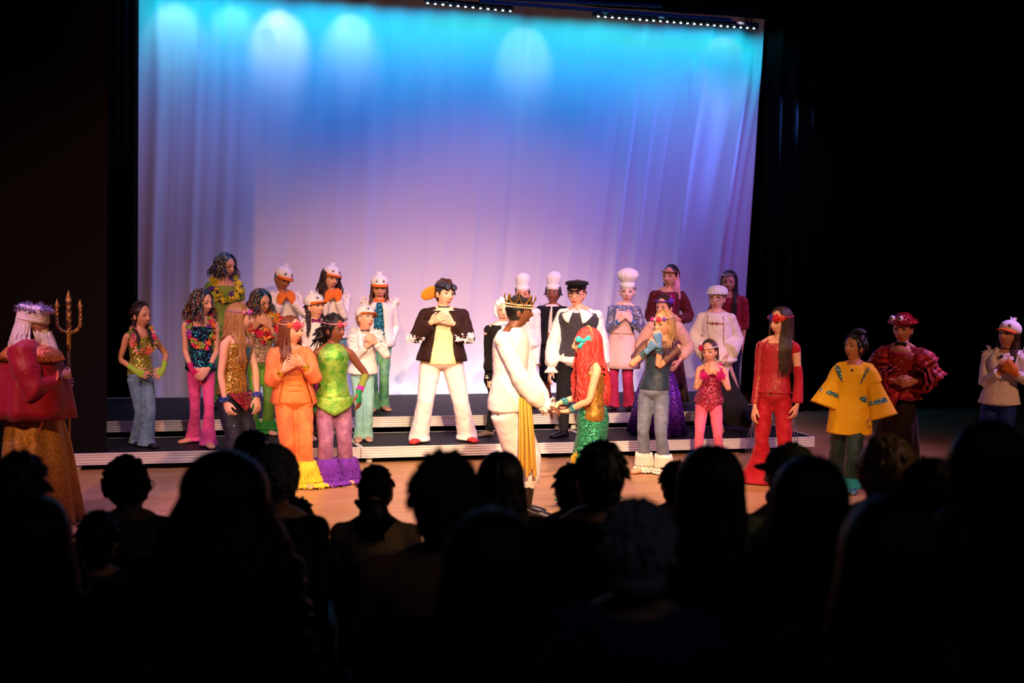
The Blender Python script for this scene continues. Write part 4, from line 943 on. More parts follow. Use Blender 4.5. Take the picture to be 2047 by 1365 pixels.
# brown jacket, white trousers, red shoes
f = figure(feet=(888, 884), lev=HP, top=562, hx=890, px=886, nx=889, a=4, ha=32, hp=2, ht=6, sk='f0bd98', build=1.28, male=.6, brow='3a2418', D=None,
    A=dict(w=(861, 645, .20), e=(829, 664, .02), t=(887, 629, .26), n=(.2, .9, 0), c=.3), B=dict(w=(906, 647, .18), e=(943, 666, .02), t=(872, 631, .27), n=(-.2, .9, 0), c=.3),
    legs=((838, 884, -20), (933, 881, 28)), label='person in a brown jacket, white trousers and red shoes, standing with feet wide apart')
pants(f, cloth('f0e6d8', .8, .2, .05), [(0, .10), (.5, .088), (1, .075), (1.6, .082), (2.2, .098), (3, .105)], 2.72)
top(f, cloth('e8d8a8', .8, .2, .05), -.02, 1.0, .02, name='shirt', collar=.04)
o = open_coat(f, cloth('2b140e', .75, .2), .03, SL(f, .070, .064, .054, 1.92)[1], 'brown_jacket', .50, .035, .1, wr=.018, end=1.9)
M = MB(); torso(M, f, -.04, .05, .040); 
for k, t in (('A', .95), ('B', 1.2)):
    M2 = MB(); p = armpt(f.jn[k], t) + V((0, -.055, .0)); [M2.ell(p + V((rnd.uniform(-.085, .085), rnd.uniform(-.01, .01), rnd.uniform(-.035, .035))), (rnd.uniform(.012, .026), .010, rnd.uniform(.008, .018)), 7, 5) for _ in range(26)]; fluff(M2, [p + V((rnd.uniform(-.09, .09), 0, rnd.uniform(-.03, .03))) for _ in range(30)], 40, .035, .010); M2.build('feather_patch', cloth('f8f0ee', .9), f.o)
hair_short(f, hairm('4a2c1a'), 1.02, 100, .03); choker(f, plain('1c1414', .4))
h_ = hlocal(f, 'backward_cap', cloth('2a3446', .7), lambda M: M.ell((0, .022, .045), (.088, .098, .082), 20, 12))
M = MB(); M.tube([(-.05, .05, .02), (-.080, .07, .010), (-.115, .09, -.012), (-.145, .105, -.040), (-.160, .112, -.06)], [(.050, .010), (.060, .010), (.060, .009), (.048, .008), (.026, .006)], ref=(.2, -.5, .85), n=14, rc=.3); M.xf(f.Hm); M.build('bill', cloth('e8902a', .7), h_)
def gog(M):
    for s_ in (-1, 1):
        c = V((s_ * .034, -.085, .068)); nn = V((s_ * .2, -1, .35)).normalized(); M.c = 0; M.disc(c - nn * .02, nn, .028, 18, .03); M.c = 1; M.disc(c + nn * .008, nn, .023, 16, .004)
    M.c = 0; M.tube(ring_pts(.062, .09, .104, 24), [(.004, .010)] * 25, ref=(0, 0, 1), n=6, caps=False)
hlocal(f, 'goggles', [plain('141416', .35, .4), plain('8a9ab0', .1, .8)], gog); shoes(f, plain('b8281e', .5), .010)

# white curled wig, tailcoat (behind the one in white)
f = figure(feet=(992, 874), lev=HP, top=597, hx=1009, px=1003, nx=1005, a=15, ha=-5, hp=4, sk='f0c0a0', build=.95, male=.4, brow='b0a090',
    A=dict(w=(977, 756, .03), e=(974, 706, -.04), t=(977, 776, .05), n=(.8, .3, 0)), B=dict(w=(1040, 750, .0), e=(1046, 706, -.04)), legs=((978, 871, -45), (1012, 874, 10)), label='person in a white curled wig and black tailcoat, half hidden by the crowned one')
pants(f, cloth('141318', .8), [(0, .08), (1, .06), (2, .05), (3, .045)], 2.3); top(f, cloth('f4ecdf', .8), 0, 1.0, .016, name='ruffled_shirt', collar=.08)
o = open_coat(f, cloth('15120f', .8), -.05, SL(f, .056, .05, .046, 1.9)[1], 'tailcoat', .32, .03, .05)
M = MB(); c = f.sp(-.05) - f.fwd * .06
for s_ in (-1, 1): M.tube([f.sp(0) + f.side * s_ * .07 - f.fwd * .05, f.sp(-.3) + f.side * s_ * .075 - f.fwd * .08, f.sp(-.62) + f.side * s_ * .05 - f.fwd * .09], [(.075, .014), (.075, .012), (.03, .008)], ref=f.side, n=10)
M.build('coat_tails', cloth('15120f', .8), f.o)
for k in 'AB': band(f, k, cloth('f4ecdf', .8), 1.84, 2.02, .042, 'shirt_cuff')
M = MB()
for u in (.98, .9, .82, .74): c, a_, b_ = f.ring(u, .03); skirt(M, [(c - b_ * .95 + V((0, 0, .02)), .02, .01), (c - b_ * 1.0 - V((0, 0, .02)), .045, .022)], 6, .2, 30)
M.build('jabot', cloth('f8f0ea', .8), f.o)
M = MB()
for _ in range(110):
    az, pq = rnd.uniform(50, 310), R(rnd.uniform(5, 125)); r_ = (.092, .105, .115); e = V((sin(R(az)) * sin(pq) * r_[0], -cos(R(az)) * sin(pq) * r_[1] + .02, cos(pq) * r_[2] + .01)); M.ell(e, rnd.uniform(.014, .024), 7, 5)
M.ell((0, .022, .03), (.088, .096, .105), 16, 10); M.xf(f.Hm); M.build('curled_wig', cloth('f2eef4', .85), f.o, vox=.007)
shoes(f, plain('7a6650', .6))

def white_chef(f, **kw): pass
# chef right behind the crown
f = figure(feet=(1050, 812), lev=2 * HP, top=568, hx=1045, px=1055, nx=1050, a=-4, ha=-5, hp=2, sk='e0a080', build=.95,
    A=dict(w=(1030, 700, .05), e=(1024, 655, -.04)), B=dict(w=(1070, 730, .06), e=(1076, 680, -.02), t=(1063, 745, .09)), label='person in a tall white chef hat and white coat, behind the crown')
pants(f, cloth('e8e0da', .8), [(0, .08), (1, .065), (1.2, .06)], .95); top(f, cloth('efe8e2', .8), -.25, .98, .024, slv=SL(f, .06, .056, .056), name='chef_coat', hem=.02, collar=.04); toque(f, .14, .074, .080); hair_short(f, hairm(BRH), 1.0, 30, .02); shoes(f, plain('1c1614', .5))
# dark-jacketed chef
f = figure(feet=(1102, 806), lev=2 * HP, top=566, hx=1106, px=1104, nx=1106, a=-8, ha=-10, hp=2, sk='8a5238', build=1.06, brow='120a06', makeup='9ab0b8',
    A=dict(w=(1077, 718, .04), e=(1074, 668, -.04)), B=dict(w=(1136, 712, .04), e=(1140, 668, -.04)), legs=((1098, 806, -12), (1122, 806, 12)), label='person in a tall white chef hat, black jacket and black knee-length trousers')
pants(f, cloth('121216', .85), [(0, .10), (1, .085), (1.5, .088)], 1.25); top(f, cloth('f0e8e8', .8), .3, 1.0, .016, name='shirt', collar=.03)
open_coat(f, cloth('17161c', .85), -.05, SL(f, .064, .058, .054)[1], 'black_jacket', .16, .026, .1); toque(f, .15, .074, .084, lean=.008)
hairdo(f, hairm(BKH), L_=.02, n=26, r=.013, wave=.01, front=64, name='short_locks'); shoes(f, plain('e8dcd4', .6))
# sailor with waistcoat
f = figure(feet=(1140, 874), lev=HP, top=563, hx=1153, px=1158, nx=1160, a=-12, ha=-14, hp=2, sk='eeb294', build=1.26, male=.4, brow='5a3018', smile=.5,
    A=dict(w=(1102, 738, .07), e=(1103, 690, .0), t=(1098, 756, .1), n=(.8, .3, 0)), B=dict(w=(1206, 735, .0), e=(1212, 690, -.06)), legs=((1127, 873, -42), (1174, 868, 12)), label='person in a black sailor cap, glasses, loose white shirt and dark checked waistcoat')
pants(f, cloth('121216', .85), [(0, .09), (1, .075), (1.5, .075)], 1.15); band_m = cloth('141416', .7)
for k in 'AB': M = MB(); leg(M, f, k, 1.05, 2.2, [(1, .058), (1.4, .058), (2.2, .045)]); M.build('stocking', glitter('141418', 'e8e8ff', 22, .2), f.o)
top(f, cloth('f6eee8', .8, .2, .03), -.14, .97, .02, slv=(1.92, [(0, .064), (.6, .068), (1.3, .074), (1.75, .074), (1.92, .045)]), name='loose_shirt', wr=.024, hem=.02, collar=0)
top(f, mottled('2a2830', '3a3842', 60, .85), .08, .93, .034, name='waistcoat'); flat_collar(f, cloth('f6eee8', .8))
for k in 'AB': M = MB(); p = armpt(f.jn[k], 1.95); d_ = f.jn[k]['d']; skirt(M, [(p + V((0, 0, .03)), .03, .03), (p, .04, .04), (p - V((0, 0, .05)), .065, .055)], 9, .15, 50); M.build('cuff', cloth('f6eee8', .8), f.o)
h_ = hlocal(f, 'sailor_cap', cloth('101014', .8), lambda M: (M.rings([((0, .012, .058), (.086, 0, 0), (0, .10, 0)), ((0, .012, .085), (.088, 0, 0), (0, .102, 0)), ((0, .012, .09), (.108, 0, 0), (0, .122, 0)), ((0, .014, .115), (.104, 0, 0), (0, .118, 0))], 26, rc=.12)))
M = MB(); M.tube([(-.07, -.06, .058), (-.04, -.105, .048), (0, -.122, .044), (.04, -.105, .048), (.07, -.06, .058)], [(.004, .012), (.004, .022), (.004, .026), (.004, .022), (.004, .012)], ref=(0, 0, 1), n=8); M.xf(f.Hm); M.build('peak', plain('0c0c10', .25), h_)
hair_short(f, hairm('5a3420'), .99, 40, .02); glasses(f); shoes(f, plain('0c0a0c', .3), .01, boot=1.6)

# chef in silver sequins and pink apron
f = figure(feet=(1241, 818), lev=2 * HP, top=562, hx=1255, px=1247, nx=1250, a=-10, ha=-4, hp=3, sk='f4c8c0', build=.98, smile=.5, lips='c83048', makeup='6a6aa0', brow='8a6a50',
    A=dict(w=(1237, 642, .17), e=(1216, 660, .02), t=(1254, 621, .2), n=(.4, .8, 0), c=1.1), B=dict(w=(1262, 642, .17), e=(1289, 660, .02), t=(1247, 621, .2), n=(-.4, .8, 0), c=1.1),
    legs=((1226, 818, -18), (1258, 818, 14)), label='smiling person in a tall puffed chef hat, silver sequin sleeves and pale pink apron')
pants(f, cloth('c02a60', .75, .2), [(0, .09), (1, .07), (1.6, .074), (2.3, .09)], 2.6)
top(f, sequin(('9aa0c8', 'c8c8e8', '6a70a0', '8088b0', 'e0e0f8'), 110, .7), .0, .99, .02, slv=SL(f, .06, .052, .046, 1.85), name='sequin_shirt')
def apron(M):
    vs = []; n = 15
    for i, (u, k, m_) in enumerate(((.86, .42, .034), (.6, .6, .036), (.34, .95, .034), (.3, 1.3, .03), (0, 1.35, .04), (-.15, 1.4, .055), (-.4, 1.4, .075), (-.55, 1.38, .085))):
        c, a_, b_ = f.ring(max(u, -.0), m_); c = V(c)
        if u < 0: c.z = f.pel.z + u * (f.SZ - f.pel.z)
        for j in range(n): t = lerp(-k, k, j / (n - 1)); vs.append(c + a_ * sin(t) - b_ * cos(t) * (1 + .05 * sin(j * 1.9) * (u < 0)))
    M.add(vs, [(i * n + j, i * n + j + 1, (i + 1) * n + j + 1, (i + 1) * n + j) for i in range(7) for j in range(n - 1)])
M = MB(); apron(M); o = M.build('apron', cloth('f2c6c4', .8, .2, .04), f.o); sd = o.modifiers.new('t', 'SOLIDIFY'); sd.thickness = .006
M = MB()
for s_ in (-1, 1): c, a_, b_ = f.ring(.86, .034); M.tube([c + a_ * .4 * s_ - b_ * .92, f.sp(1.02) + f.side * s_ * .05 + V((0, 0, .02)), f.sp(1.05) - f.fwd * .05], [(.011, .003)] * 3, ref=f.side, n=6)
c, a_, b_ = f.ring(.32, .045); M.tube([c + a_ * sin(t) - b_ * cos(t) for t in np.linspace(-1.4, 1.4, 11)], [(.003, .014)] * 11, ref=(0, 0, 1), n=6)
p = c - b_ * 1.04; M.tube([p, p - V((.01, 0, .1)), p - V((0, 0, .2))], [(.012, .004)] * 3, ref=f.side, n=6); M.tube([p, p - V((-.03, 0, .06)), p - V((-.03, 0, .13))], [(.012, .004)] * 3, ref=f.side, n=6)
M.build('apron_ties', cloth('f2b8b8', .8, .2, .04), o)
for k in 'AB': band(f, k, cloth('3a70b8', .6), 1.75, 2.0, .036, 'cuff')
toque(f, .155, .078, .115); hair_short(f, hairm('b09070'), .98, 30, .02); shoes(f, plain('14100f', .5), .008)

# red velvet gown and headband, back row
f = figure(feet=(1337, 808), lev=2 * HP, top=531, hx=1340, px=1337, nx=1337, a=0, ha=-22, hp=2, sk='d89a80', build=.98, brow='140c08', lips='a03040',
    A=dict(w=(1322, 640, .14), e=(1302, 650, .0), t=(1345, 636, .18), n=(.3, .9, 0)), B=dict(w=(1358, 640, .14), e=(1376, 650, .0), t=(1335, 636, .19), n=(-.3, .9, 0)), label='person in a dark red velvet gown and jewelled headband with a pink veil')
VEL = cloth('5a0f1c', .6, .6, .25, 18)
top(f, VEL, -.1, .95, .02, slv=(1.9, [(0, .06), (.5, .066), (1.2, .06), (1.9, .058)]), name='velvet_gown', wr=.02)
M = MB(); skirt(M, [(f.sp(.02), .1, .08), (f.sp(-.3), .17, .15), (V((f.pel.x, 0, .04)), .27, .24)], 14, .06, side=f.side, fwd=f.fwd); M.build('skirt', VEL, f.o)
M = MB(); c0 = [f.ring(u, .028) for u in (.93, .7, .45, .2, .0)]
for c, a_, b_ in c0: pass
vs = []; n = 9
for c, a_, b_ in c0:
    for j in range(n): t = lerp(-.55, .55, j / (n - 1)); vs.append(c + a_ * sin(t) - b_ * cos(t))
M.add(vs, [(i * n + j, i * n + j + 1, (i + 1) * n + j + 1, (i + 1) * n + j) for i in range(4) for j in range(n - 1)])
o = M.build('bodice_panel', sequin(('c01a60', 'e84890', '8a1048'), 110, .6), f.o); sd = o.modifiers.new('t', 'SOLIDIFY'); sd.thickness = .006
hairdo(f, hairm(DKH), L_=.20, n=36, r=.011, wave=.008, front=110, name='dark_hair'); headband(f, sequin(('c8283c', 'e8c060', 'a01030'), 120), [], .055, .009)
M = MB(); p0 = f.Hm @ V((.085, .0, .05))
for k in range(7): M.tube([p0 + V((k * .002, .01 * k, 0)), p0 + V((.02 - k * .008, -.02, -.12)), p0 + V((.03 - k * .022, -.03 + .01 * k, -.30))], [(.006, .003), (.011, .003), (.014, .003)], n=5)
M.build('veil', cloth('e8a0c8', .6), f.o); shoes(f, plain('14100f', .4))

# tiara wearer at the back
f = figure(feet=(1462, 808), lev=2 * HP, top=543, hx=1458, px=1462, nx=1460, a=-5, ha=-8, hp=4, sk='c88870', build=.98, brow='140c08',
    A=dict(w=(1440, 660, .06), e=(1430, 630, -.03)), B=dict(w=(1484, 690, .0), e=(1490, 650, -.05)), label='person with long dark hair, tiara and red velvet top, behind the mob cap')
top(f, cloth('8a1428', .6, .6, .2, 18), -.1, .95, .02, slv=(1.2, [(0, .064), (.5, .07), (.9, .066), (1.2, .055)]), name='velvet_top', wr=.02); pants(f, cloth('1a1c30', .8))
hairdo(f, hairm('22120e', .5), L_=.42, n=60, r=.011, wave=.010, front=60, name='long_hair'); shoes(f, plain('14100f', .4))
M = MB()
pts = ring_pts(.085, .083, .092, 24, .012, -75, 75); M.tube(pts, .004, n=6)
for i in range(3, 22): M.tube([pts[i], pts[i] + V((0, 0, .012 + .022 * exp(-((i - 12) / 4) ** 2)))], [.005, .003], n=5)
M.xf(f.Hm); M.build('tiara', plain('e8e8f4', .12, 1), f.o)

# purple skirt
f = figure(feet=(1322, 868), lev=HP, top=592, hx=1328, px=1322, nx=1331, a=-6, ha=-28, hp=6, sk='e0a090', build=1.0, brow='3a2014',
    A=dict(w=(1300, 722, .08), e=(1290, 690, 0)), B=dict(w=(1358, 722, .06), e=(1368, 690, -.02)), label='person in a pale pink blouse and long purple sequin skirt, behind the blue-gloved dancer')
top(f, cloth('d8a8a0', .8, .2, .06), 0, .97, .02, slv=(1.75, [(0, .06), (.5, .072), (1.2, .068), (1.75, .046)]), name='blouse', wr=.022)
M = MB(); skirt(M, [(f.sp(.12), .10, .085), (f.sp(-.1), .15, .13), (V((f.pel.x, 0, .45)), .225, .20), (V((f.pel.x, 0, .015)), .31, .27)], 13, .06, 110, f.side, f.fwd)
M.build('sequin_skirt', sequin(('5a1c9a', '7a30c8', '3a1070', '9a50e0', '4a1888'), 100, .6), f.o)
hair_short(f, hairm('3a2018'), 1.03, 30, .02, fringe=False); headband(f, cloth('5a2ab0', .6), [(75, .03, cloth('5a2ab0', .6))], .075, .006); shoes(f, plain('14100f', .4))

# mob cap, long smock, stepping
f = figure(feet=(1455, 862), lev=HP, top=573, hx=1434, px=1440, nx=1434, a=-8, ha=-14, hp=0, sk='e8b0a0', build=.98, brow='5a3018', lips='b03848',
    A=dict(w=(1410, 702, .08), e=(1400, 672, 0), t=(1416, 725, .1)), B=dict(w=(1456, 704, .10), e=(1466, 672, 0), t=(1452, 726, .14)), legs=((1440, 868, -10), (1494, 852, 55)), label='person with glasses in a white mob cap, wide white smock and black skirt')
SM = cloth('f0dede', .8, .2, .04)
top(f, SM, -.3, .98, .03, slv=(1.9, [(0, .06), (.8, .068), (1.5, .086), (1.9, .105)]), name='smock', wr=.018, hem=.06)
M = MB()
for s_ in (-.5, .55):
    pts = []
    for u in (.93, .75, .5, .2, .0, -.28): c, a_, b_ = f.ring(u, .036 + max(0, .2 - u) * .08); pts.append(c + a_ * s_ - b_ * 1.0 * sqrt(1 - s_ * s_))
    M.tube(pts, .0035, n=5)
c, a_, b_ = f.ring(.78, .038); M.tube([c + a_ * t - b_ * sqrt(1 - t * t) * 1.01 for t in (-.5, -.2, .1, .4, .55)], .0035, n=5); p = c - b_ * 1.02
for s_ in (-1, 1): M.tube([p, p + V((s_ * .03, 0, .012)), p + V((s_ * .035, 0, -.012)), p], .004, n=5)
M.build('red_piping', cloth('a02030', .7), f.o)
M = MB(); skirt(M, [(f.sp(-.1), .11, .09), (f.sp(-.4), .16, .13), (V((f.pel.x + .09, 0, .35)), .22, .19), (V((f.pel.x + .16, 0, .10)), .28, .24)], 10, .05, 80); M.build('black_skirt', cloth('1a181c', .85), f.o)
hair_short(f, hairm('7a4c30'), 1.0, 40, .02, back=1); glasses(f, plain('4a3028', .3, .5))
h_ = hlocal(f, 'mob_cap', WHT, lambda M: M.ell((0, .02, .072), (.102, .112, .062), 22, 12))
M = MB(); skirt(M, [((0, .012, .066), .084, .096), ((0, .012, .056), .098, .112), ((0, .012, .044), .106, .12)], 18, .05, 120); M.xf(f.Hm); M.build('frill', WHT, h_); shoes(f, plain('a8703c', .5), .008)
for k in 'B': M = MB(); leg(M, f, k, 1.5, 2.2, [(1, .05), (2.2, .042)]); M.build('stocking', cloth('f0dcd4', .8), f.o)

# blue gloves, grey jeans, frilled hems
f = figure(feet=(1305, 945), lev=0, top=622, hx=1327, px=1312, nx=1327, a=-12, ha=-42, hp=8, ht=-4, sk='eaae88', build=.93, smile=1, brow='7a5030',
    A=dict(w=(1297, 699, .14), e=(1263, 726, .06), t=(1314, 676, .20), n=(.4, .8, 0), c=1.0), B=dict(w=(1317, 686, .17), e=(1328, 734, .08), t=(1313, 658, .19), n=(-.4, .8, 0), c=1.0),
    legs=((1288, 944, -40), (1328, 948, 5)), label='smiling person in blue gloves, dark top and grey trousers with white frilled hems')
pants(f, mottled('5f6678', '7a8090', 12, .7), [(0, .088), (.6, .076), (1, .063), (1.6, .066), (2.3, .07)], 1.95)
for k in 'AB': ruffle(f, k, cloth('efe2cc', .8, .2, .04), 1.60, 2.88, .080, .115, 3, 14, .10, 'frilled_cuff')
top(f, mottled('1c2e3e', '26384a', 9, .5), .05, .86, .014, straps=True, name='dark_top'); 
M = MB()
for k in 'AB': sleeve(M, f, k, .72, [(0, .066), (.7, .062)])
torso(M, f, .72, .98, .018); o = M.build('sheer_overtop', sheer('4a2430', .55), f.o)
for k in 'AB': glove(f, k, cloth('6a9ac8', .7), 1.82, False); band(f, k, sequin(('40a0a8', 'b0d8e0', '8a60b0'), 100), 1.58, 1.68, .036, bumps=14); band(f, k, sequin(('1c4a3a', '2a7a5a', 'd0e0d0'), 100), 1.70, 1.80, .036, bumps=14)
hairdo(f, hairm('a8743c', .4, 'e0b070'), L_=.20, n=50, r=.0095, wave=.010, front=75, name='blonde_hair', vol=1.03)
headband(f, cloth('c8a0b0', .6), [(-34, .024, cloth('d830a0', .6)), (-8, .014, cloth('c8c8e0', .5)), (20, .022, PINKF[0]), (48, .016, cloth('8a50c0', .6))]); shoes(f, plain('d8a07c', .5))

# small dancer in pink sequins
f = figure(feet=(1417, 926), lev=0, top=681, hx=1419, px=1421, nx=1425, a=-4, ha=-18, hp=8, ht=-5, sk='f0b094', build=1.05, smile=1, brow='6a4028',
    A=dict(w=(1409, 749, .16), e=(1386, 781, .06), t=(1431, 733, .2), n=(.3, .8, 0), c=.5), B=dict(w=(1439, 749, .16), e=(1464, 785, .06), t=(1417, 733, .2), n=(-.3, .8, 0), c=.5),
    legs=((1396, 928, -35), (1440, 926, 10)), label='small smiling child in a pink sequin tunic and pink leggings')
pants(f, cloth('f0708e', .7, .2, .06), [(0, .09), (.6, .078), (1, .062), (1.6, .058), (2.0, .07), (2.6, .085)], 2.3)
top(f, sequin(('c82050', 'f06080', '901038', 'f8a0b0', 'd83868'), 100, .65), -.22, .86, .014, straps=True, name='sequin_tunic', hem=.03)
for k in 'AB':
    M = MB(); fluff(M, [armpt(f.jn[k], t) for t in (1.85, 1.92, 2.0, 2.1)], 110, .05, .007); M.build('feather_cuff', cloth('e81c8a', .8, .4), f.o)
M = MB(); fluff(M, [f.sp(1.0) + f.side * .075 * f.h / 1.4 + V((0, 0, .0)), f.ring(.9)[0] + f.side * .08 + f.fwd * .06, f.ring(.8)[0] + f.side * .07 + f.fwd * .07], 60, .04, .006); M.build('feather_strap', cloth('e81c8a', .8, .4), f.o)
hairdo(f, hairm('4e3020', .45), L_=.10, n=34, r=.010, wave=.006, front=80, name='brown_hair'); headband(f, cloth('f0dce0', .6), [(-48, .034, cloth('d81c50', .6)), (-24, .016, cloth('7a1c50', .6)), (10, .012, PINKF[1])], .055, .006); shoes(f, plain('e0a088', .5))

# mermaid-costumed performer, profile left
f = figure(feet=(1182, 1012), lev=0, top=658, hx=1171, px=1190, nx=1188, a=-78, ha=-82, hp=4, sk='f2b88e', build=.93, brow='8a3020', lips='c02838',
    A=dict(w=(1117, 806, -.06), e=(1150, 792, -.12), t=(1098, 815, -.02), n=(0, 0, -1), c=.5), B=dict(w=(1134, 822, .10), e=(1176, 800, .16), t=(1106, 824, .05), n=(0, 0, 1), c=.5),
    legs=((1184, 1014, -60), (1192, 1010, -60)), label='person with long bright red wig, gold bodice and green sequin fishtail skirt')
top(f, mottled('8a5a1c', 'd09838', 30, .35, .6), -.08, .80, .013, name='gold_bodice', wr=.012)
GS = sequin(('2a9a6a', '48c890', '1c7a52', '7ae0b0', '30b080'), 105, .6)
M = MB(); pz = f.pel
def at(z, dx=0, dy=0): return V((pz.x + dx, dy, z))
h = f.h
skirt(M, [(at(.60 * h), .098, .09), (at(.55 * h), .118, .115), (at(.50 * h), .135, .125), (at(.42 * h), .125, .12), (at(.30 * h, -.004), .108, .10), (at(.20 * h, -.02), .085, .085), (at(.14 * h, -.03), .08, .08), (at(.06 * h, -.04), .14, .14), (at(.012 * h, -.05), .20, .22)], 6, .05, 90)
sk_ = M.build('fishtail_skirt', GS, f.o)
M = MB()
for ang in (-150, -200, 10, 60):
    d = V((cos(R(ang)), sin(R(ang)), 0)); s_ = V((-d.y, d.x, 0)); b0 = at(.05, -.03)
    M.tube([b0, b0 + d * .12 + V((0, 0, .02)), b0 + d * .22 + V((0, 0, .05)), b0 + d * .30 + V((0, 0, .02))], [(.04, .02), (.07, .016), (.08, .012), (.02, .006)], ref=s_, n=10)
M.build('tail_fin', sequin(('30a890', '60d8b8', '1c8a7a'), 100, .7), sk_)
M = MB()
for k in range(26): p = V(f.P(1160 + rnd.uniform(-12, 12), 915 + rnd.uniform(-10, 10), .09)); flower(M, p, (rnd.gauss(0, .6), -1, rnd.gauss(0, .6)), .035, 0)
M.ell(f.P(1160, 915, .05), (.05, .04, .045), 10, 8)
M.build('gold_ruffle', cloth('e0a030', .5, .3), sk_)
hairdo(f, hairm('d8202a', .45, 'ff5040'), L_=.46, n=110, r=.0125, wave=.026, front=48, vol=1.14, cap=1.08, name='red_wig')
for k in 'AB': band(f, k, sequin(('1c9a9a', '60d0d0', 'c0f0f0'), 110), 1.66, 1.86, .031, bumps=20)
M = MB(); c = V((.093, -.025, .035))      # bow on the side of the head
for sg in (-1, 1): M.tube([c, c + V((0, sg * .03, .01)), c + V((.004, sg * .055, .018))], [.008, (.022, .01), (.028, .01)], ref=(0, 0, 1), n=8, rc=.2)
for sg in (-1, 1): M.tube([c, c + V((0, sg * .02, -.03)), c + V((.004, sg * .04, -.05))], [.008, (.014, .005), (.018, .005)], ref=(0, 1, 0), n=8, rc=.1)
M.ell(c + V((.005, 0, 0)), .013, 8, 6); M.xf(f.Hm); M.build('turquoise_bow', cloth('30c0c0', .35, .3), f.o)
M = MB(); pts = [V((.095 * cos(t), .03 + .02 * cos(t), .115 * sin(t) + .02)) for t in np.linspace(-.2, pi + .2, 20)]; M.tube(pts, .005, n=6)
for i in range(4, 16): M.ell(pts[i] + V((0, 0, .004)), .009, 6, 5)
M.xf(f.Hm); M.build('pearl_band', plain('f0d090', .25, .6), f.o)

# crowned performer in white, profile right
f = figure(feet=(1036, 1030), lev=0, top=594, hx=1040, px=1022, nx=1024, a=68, ha=86, hp=4, sk='7a4a30', build=1.0, male=.6, brow='120a06', lips='703030', hs=1.0,
    A=dict(w=(1084, 812, .14), e=(1042, 768, .20), t=(1106, 826, .10), n=(0, 0, -1), c=.6), B=dict(w=(1092, 812, -.10), e=(1062, 772, -.14), t=(1112, 818, -.06), n=(0, 0, -1), c=.6),
    legs=((1040, 1022, 70), (1050, 1032, 75)), label='person in a gold crown, loose white shirt and cream trousers, in profile')
pants(f, cloth('f0e4da', .8, .2, .04), [(0, .105), (.5, .10), (1, .092), (1.4, .085), (1.62, .05)], 1.62, m=.022)
top(f, cloth('f6eede', .8, .2, .03), -.04, .99, .026, slv=(1.95, [(0, .066), (.6, .068), (1.2, .074), (1.65, .074), (1.95, .045)]), name='loose_shirt', wr=.012, collar=.03, hem=.015, m1=.02)
for k in 'AB': M = MB(); p = armpt(f.jn[k], 1.93); d_ = f.jn[k]['d']; s1 = d_.orthogonal().normalized(); s2 = d_.cross(s1); skirt(M, [(p, .034, .034), (p + d_ * .03, .045, .045), (p + d_ * .06, .06, .06)], 9, .14, 50, s1, s2); M.build('cuff_frill', cloth('f6eede', .8), f.o)
M = MB(); w0 = f.P(1045, 795, .16)
for k in range(7): M.tube([w0 + V((k * .012 - .02, -.01 * (k % 2), 0)), w0 + V((k * .016 - .01, -.02 * (k % 2), -.3)), w0 + V((k * .02 - .01, -.015 * (k % 2), -.62 + .03 * (k % 3)))], [(.012, .005), (.016, .005), (.016, .004)], n=6)
M.build('gold_sash', sheer('e8b040', .85), f.o)
shoes(f, plain('1a100c', .3), .010, boot=1.25, name='boot'); hair_short(f, hairm(BKH), 1.02, 30, .012)
def crown(M):
    M.c = 0; M.rings([((0, .01, .044), (.093, 0, 0), (0, .106, 0)), ((0, .01, .058), (.096, 0, 0), (0, .109, 0))], 36, caps=False); n = 8
    for z in (.040, .062):
        for p in ring_pts(z, .096, .109, 40): M.c = 1; M.ell(p, .0065, 6, 5)
    M.c = 0
    for i in range(n):
        a0 = 360 / n * i; pk = V((.108 * sin(R(a0)), .01 - .122 * cos(R(a0)), .118)); 
        for s_ in (-1, 1):
            a1 = a0 + s_ * 22.5; e = V((.097 * sin(R(a1)), .01 - .11 * cos(R(a1)), .066)); M.tube([e, e.lerp(pk, .5) + V((0, 0, -.012)), pk], [.006, .005, .004], n=6)
        M.tube([pk - V((0, 0, .012)), pk + V((0, 0, .022))], [.009, .002], n=6)
    M.tube(ring_pts(.05, .094, .107, 40), [(.012, .003)] * 41, ref=(0, 0, 1), n=6, caps=False)
hlocal(f, 'crown', [plain('d8a040', .2, .9), plain('f4e8c8', .25, .2)], crown)
M = MB(); M.ell((0, .008, .078), (.09, .10, .045), 20, 10); M.xf(f.Hm); M.build('crown_lining', cloth('141014', .8), f.o)

# red jumpsuit
f = figure(feet=(1545, 965), lev=0, top=617, hx=1561, px=1553, nx=1558, a=-6, ha=-42, hp=6, sk='e8a888', build=.98, smile=.7, brow='20120c',
    A=dict(w=(1509, 812, .08), e=(1516, 752, .0), t=(1505, 838, .1), n=(.8, .4, 0)), B=dict(w=(1594, 808, .08), e=(1602, 750, -.02), t=(1588, 834, .1), n=(-.8, .4, 0), c=.6),
    legs=((1522, 962, -35), (1576, 966, 5)), label='person with long dark hair in a red jumpsuit with a bare cut-out shoulder')
RD = cloth('b01224', .65, .4, .08)
pants(f, RD, [(0, .090), (.6, .078), (1, .068), (1.4, .085), (1.8, .15), (2.5, .27)], 2.85, wr=.02)
top(f, glitter('a81222', 'ffb080', 75, .16, .6), -.02, .93, .015, straps=True, name='sequin_bodice')
M = MB(); sleeve(M, f, 'A', 1.9, SL(f, .052, .044, .042, 1.9)[1]); M.build('sequin_sleeve', glitter('a01222', 'ff9060', 75, .3, .6), f.o, vox=.01, sm=2)
M = MB(); sleeve(M, f, 'B', 1.93, [(.62, .043), (1, .042), (1.93, .052)], start=.62); M.build('sleeve', RD, f.o, vox=.01, sm=2)
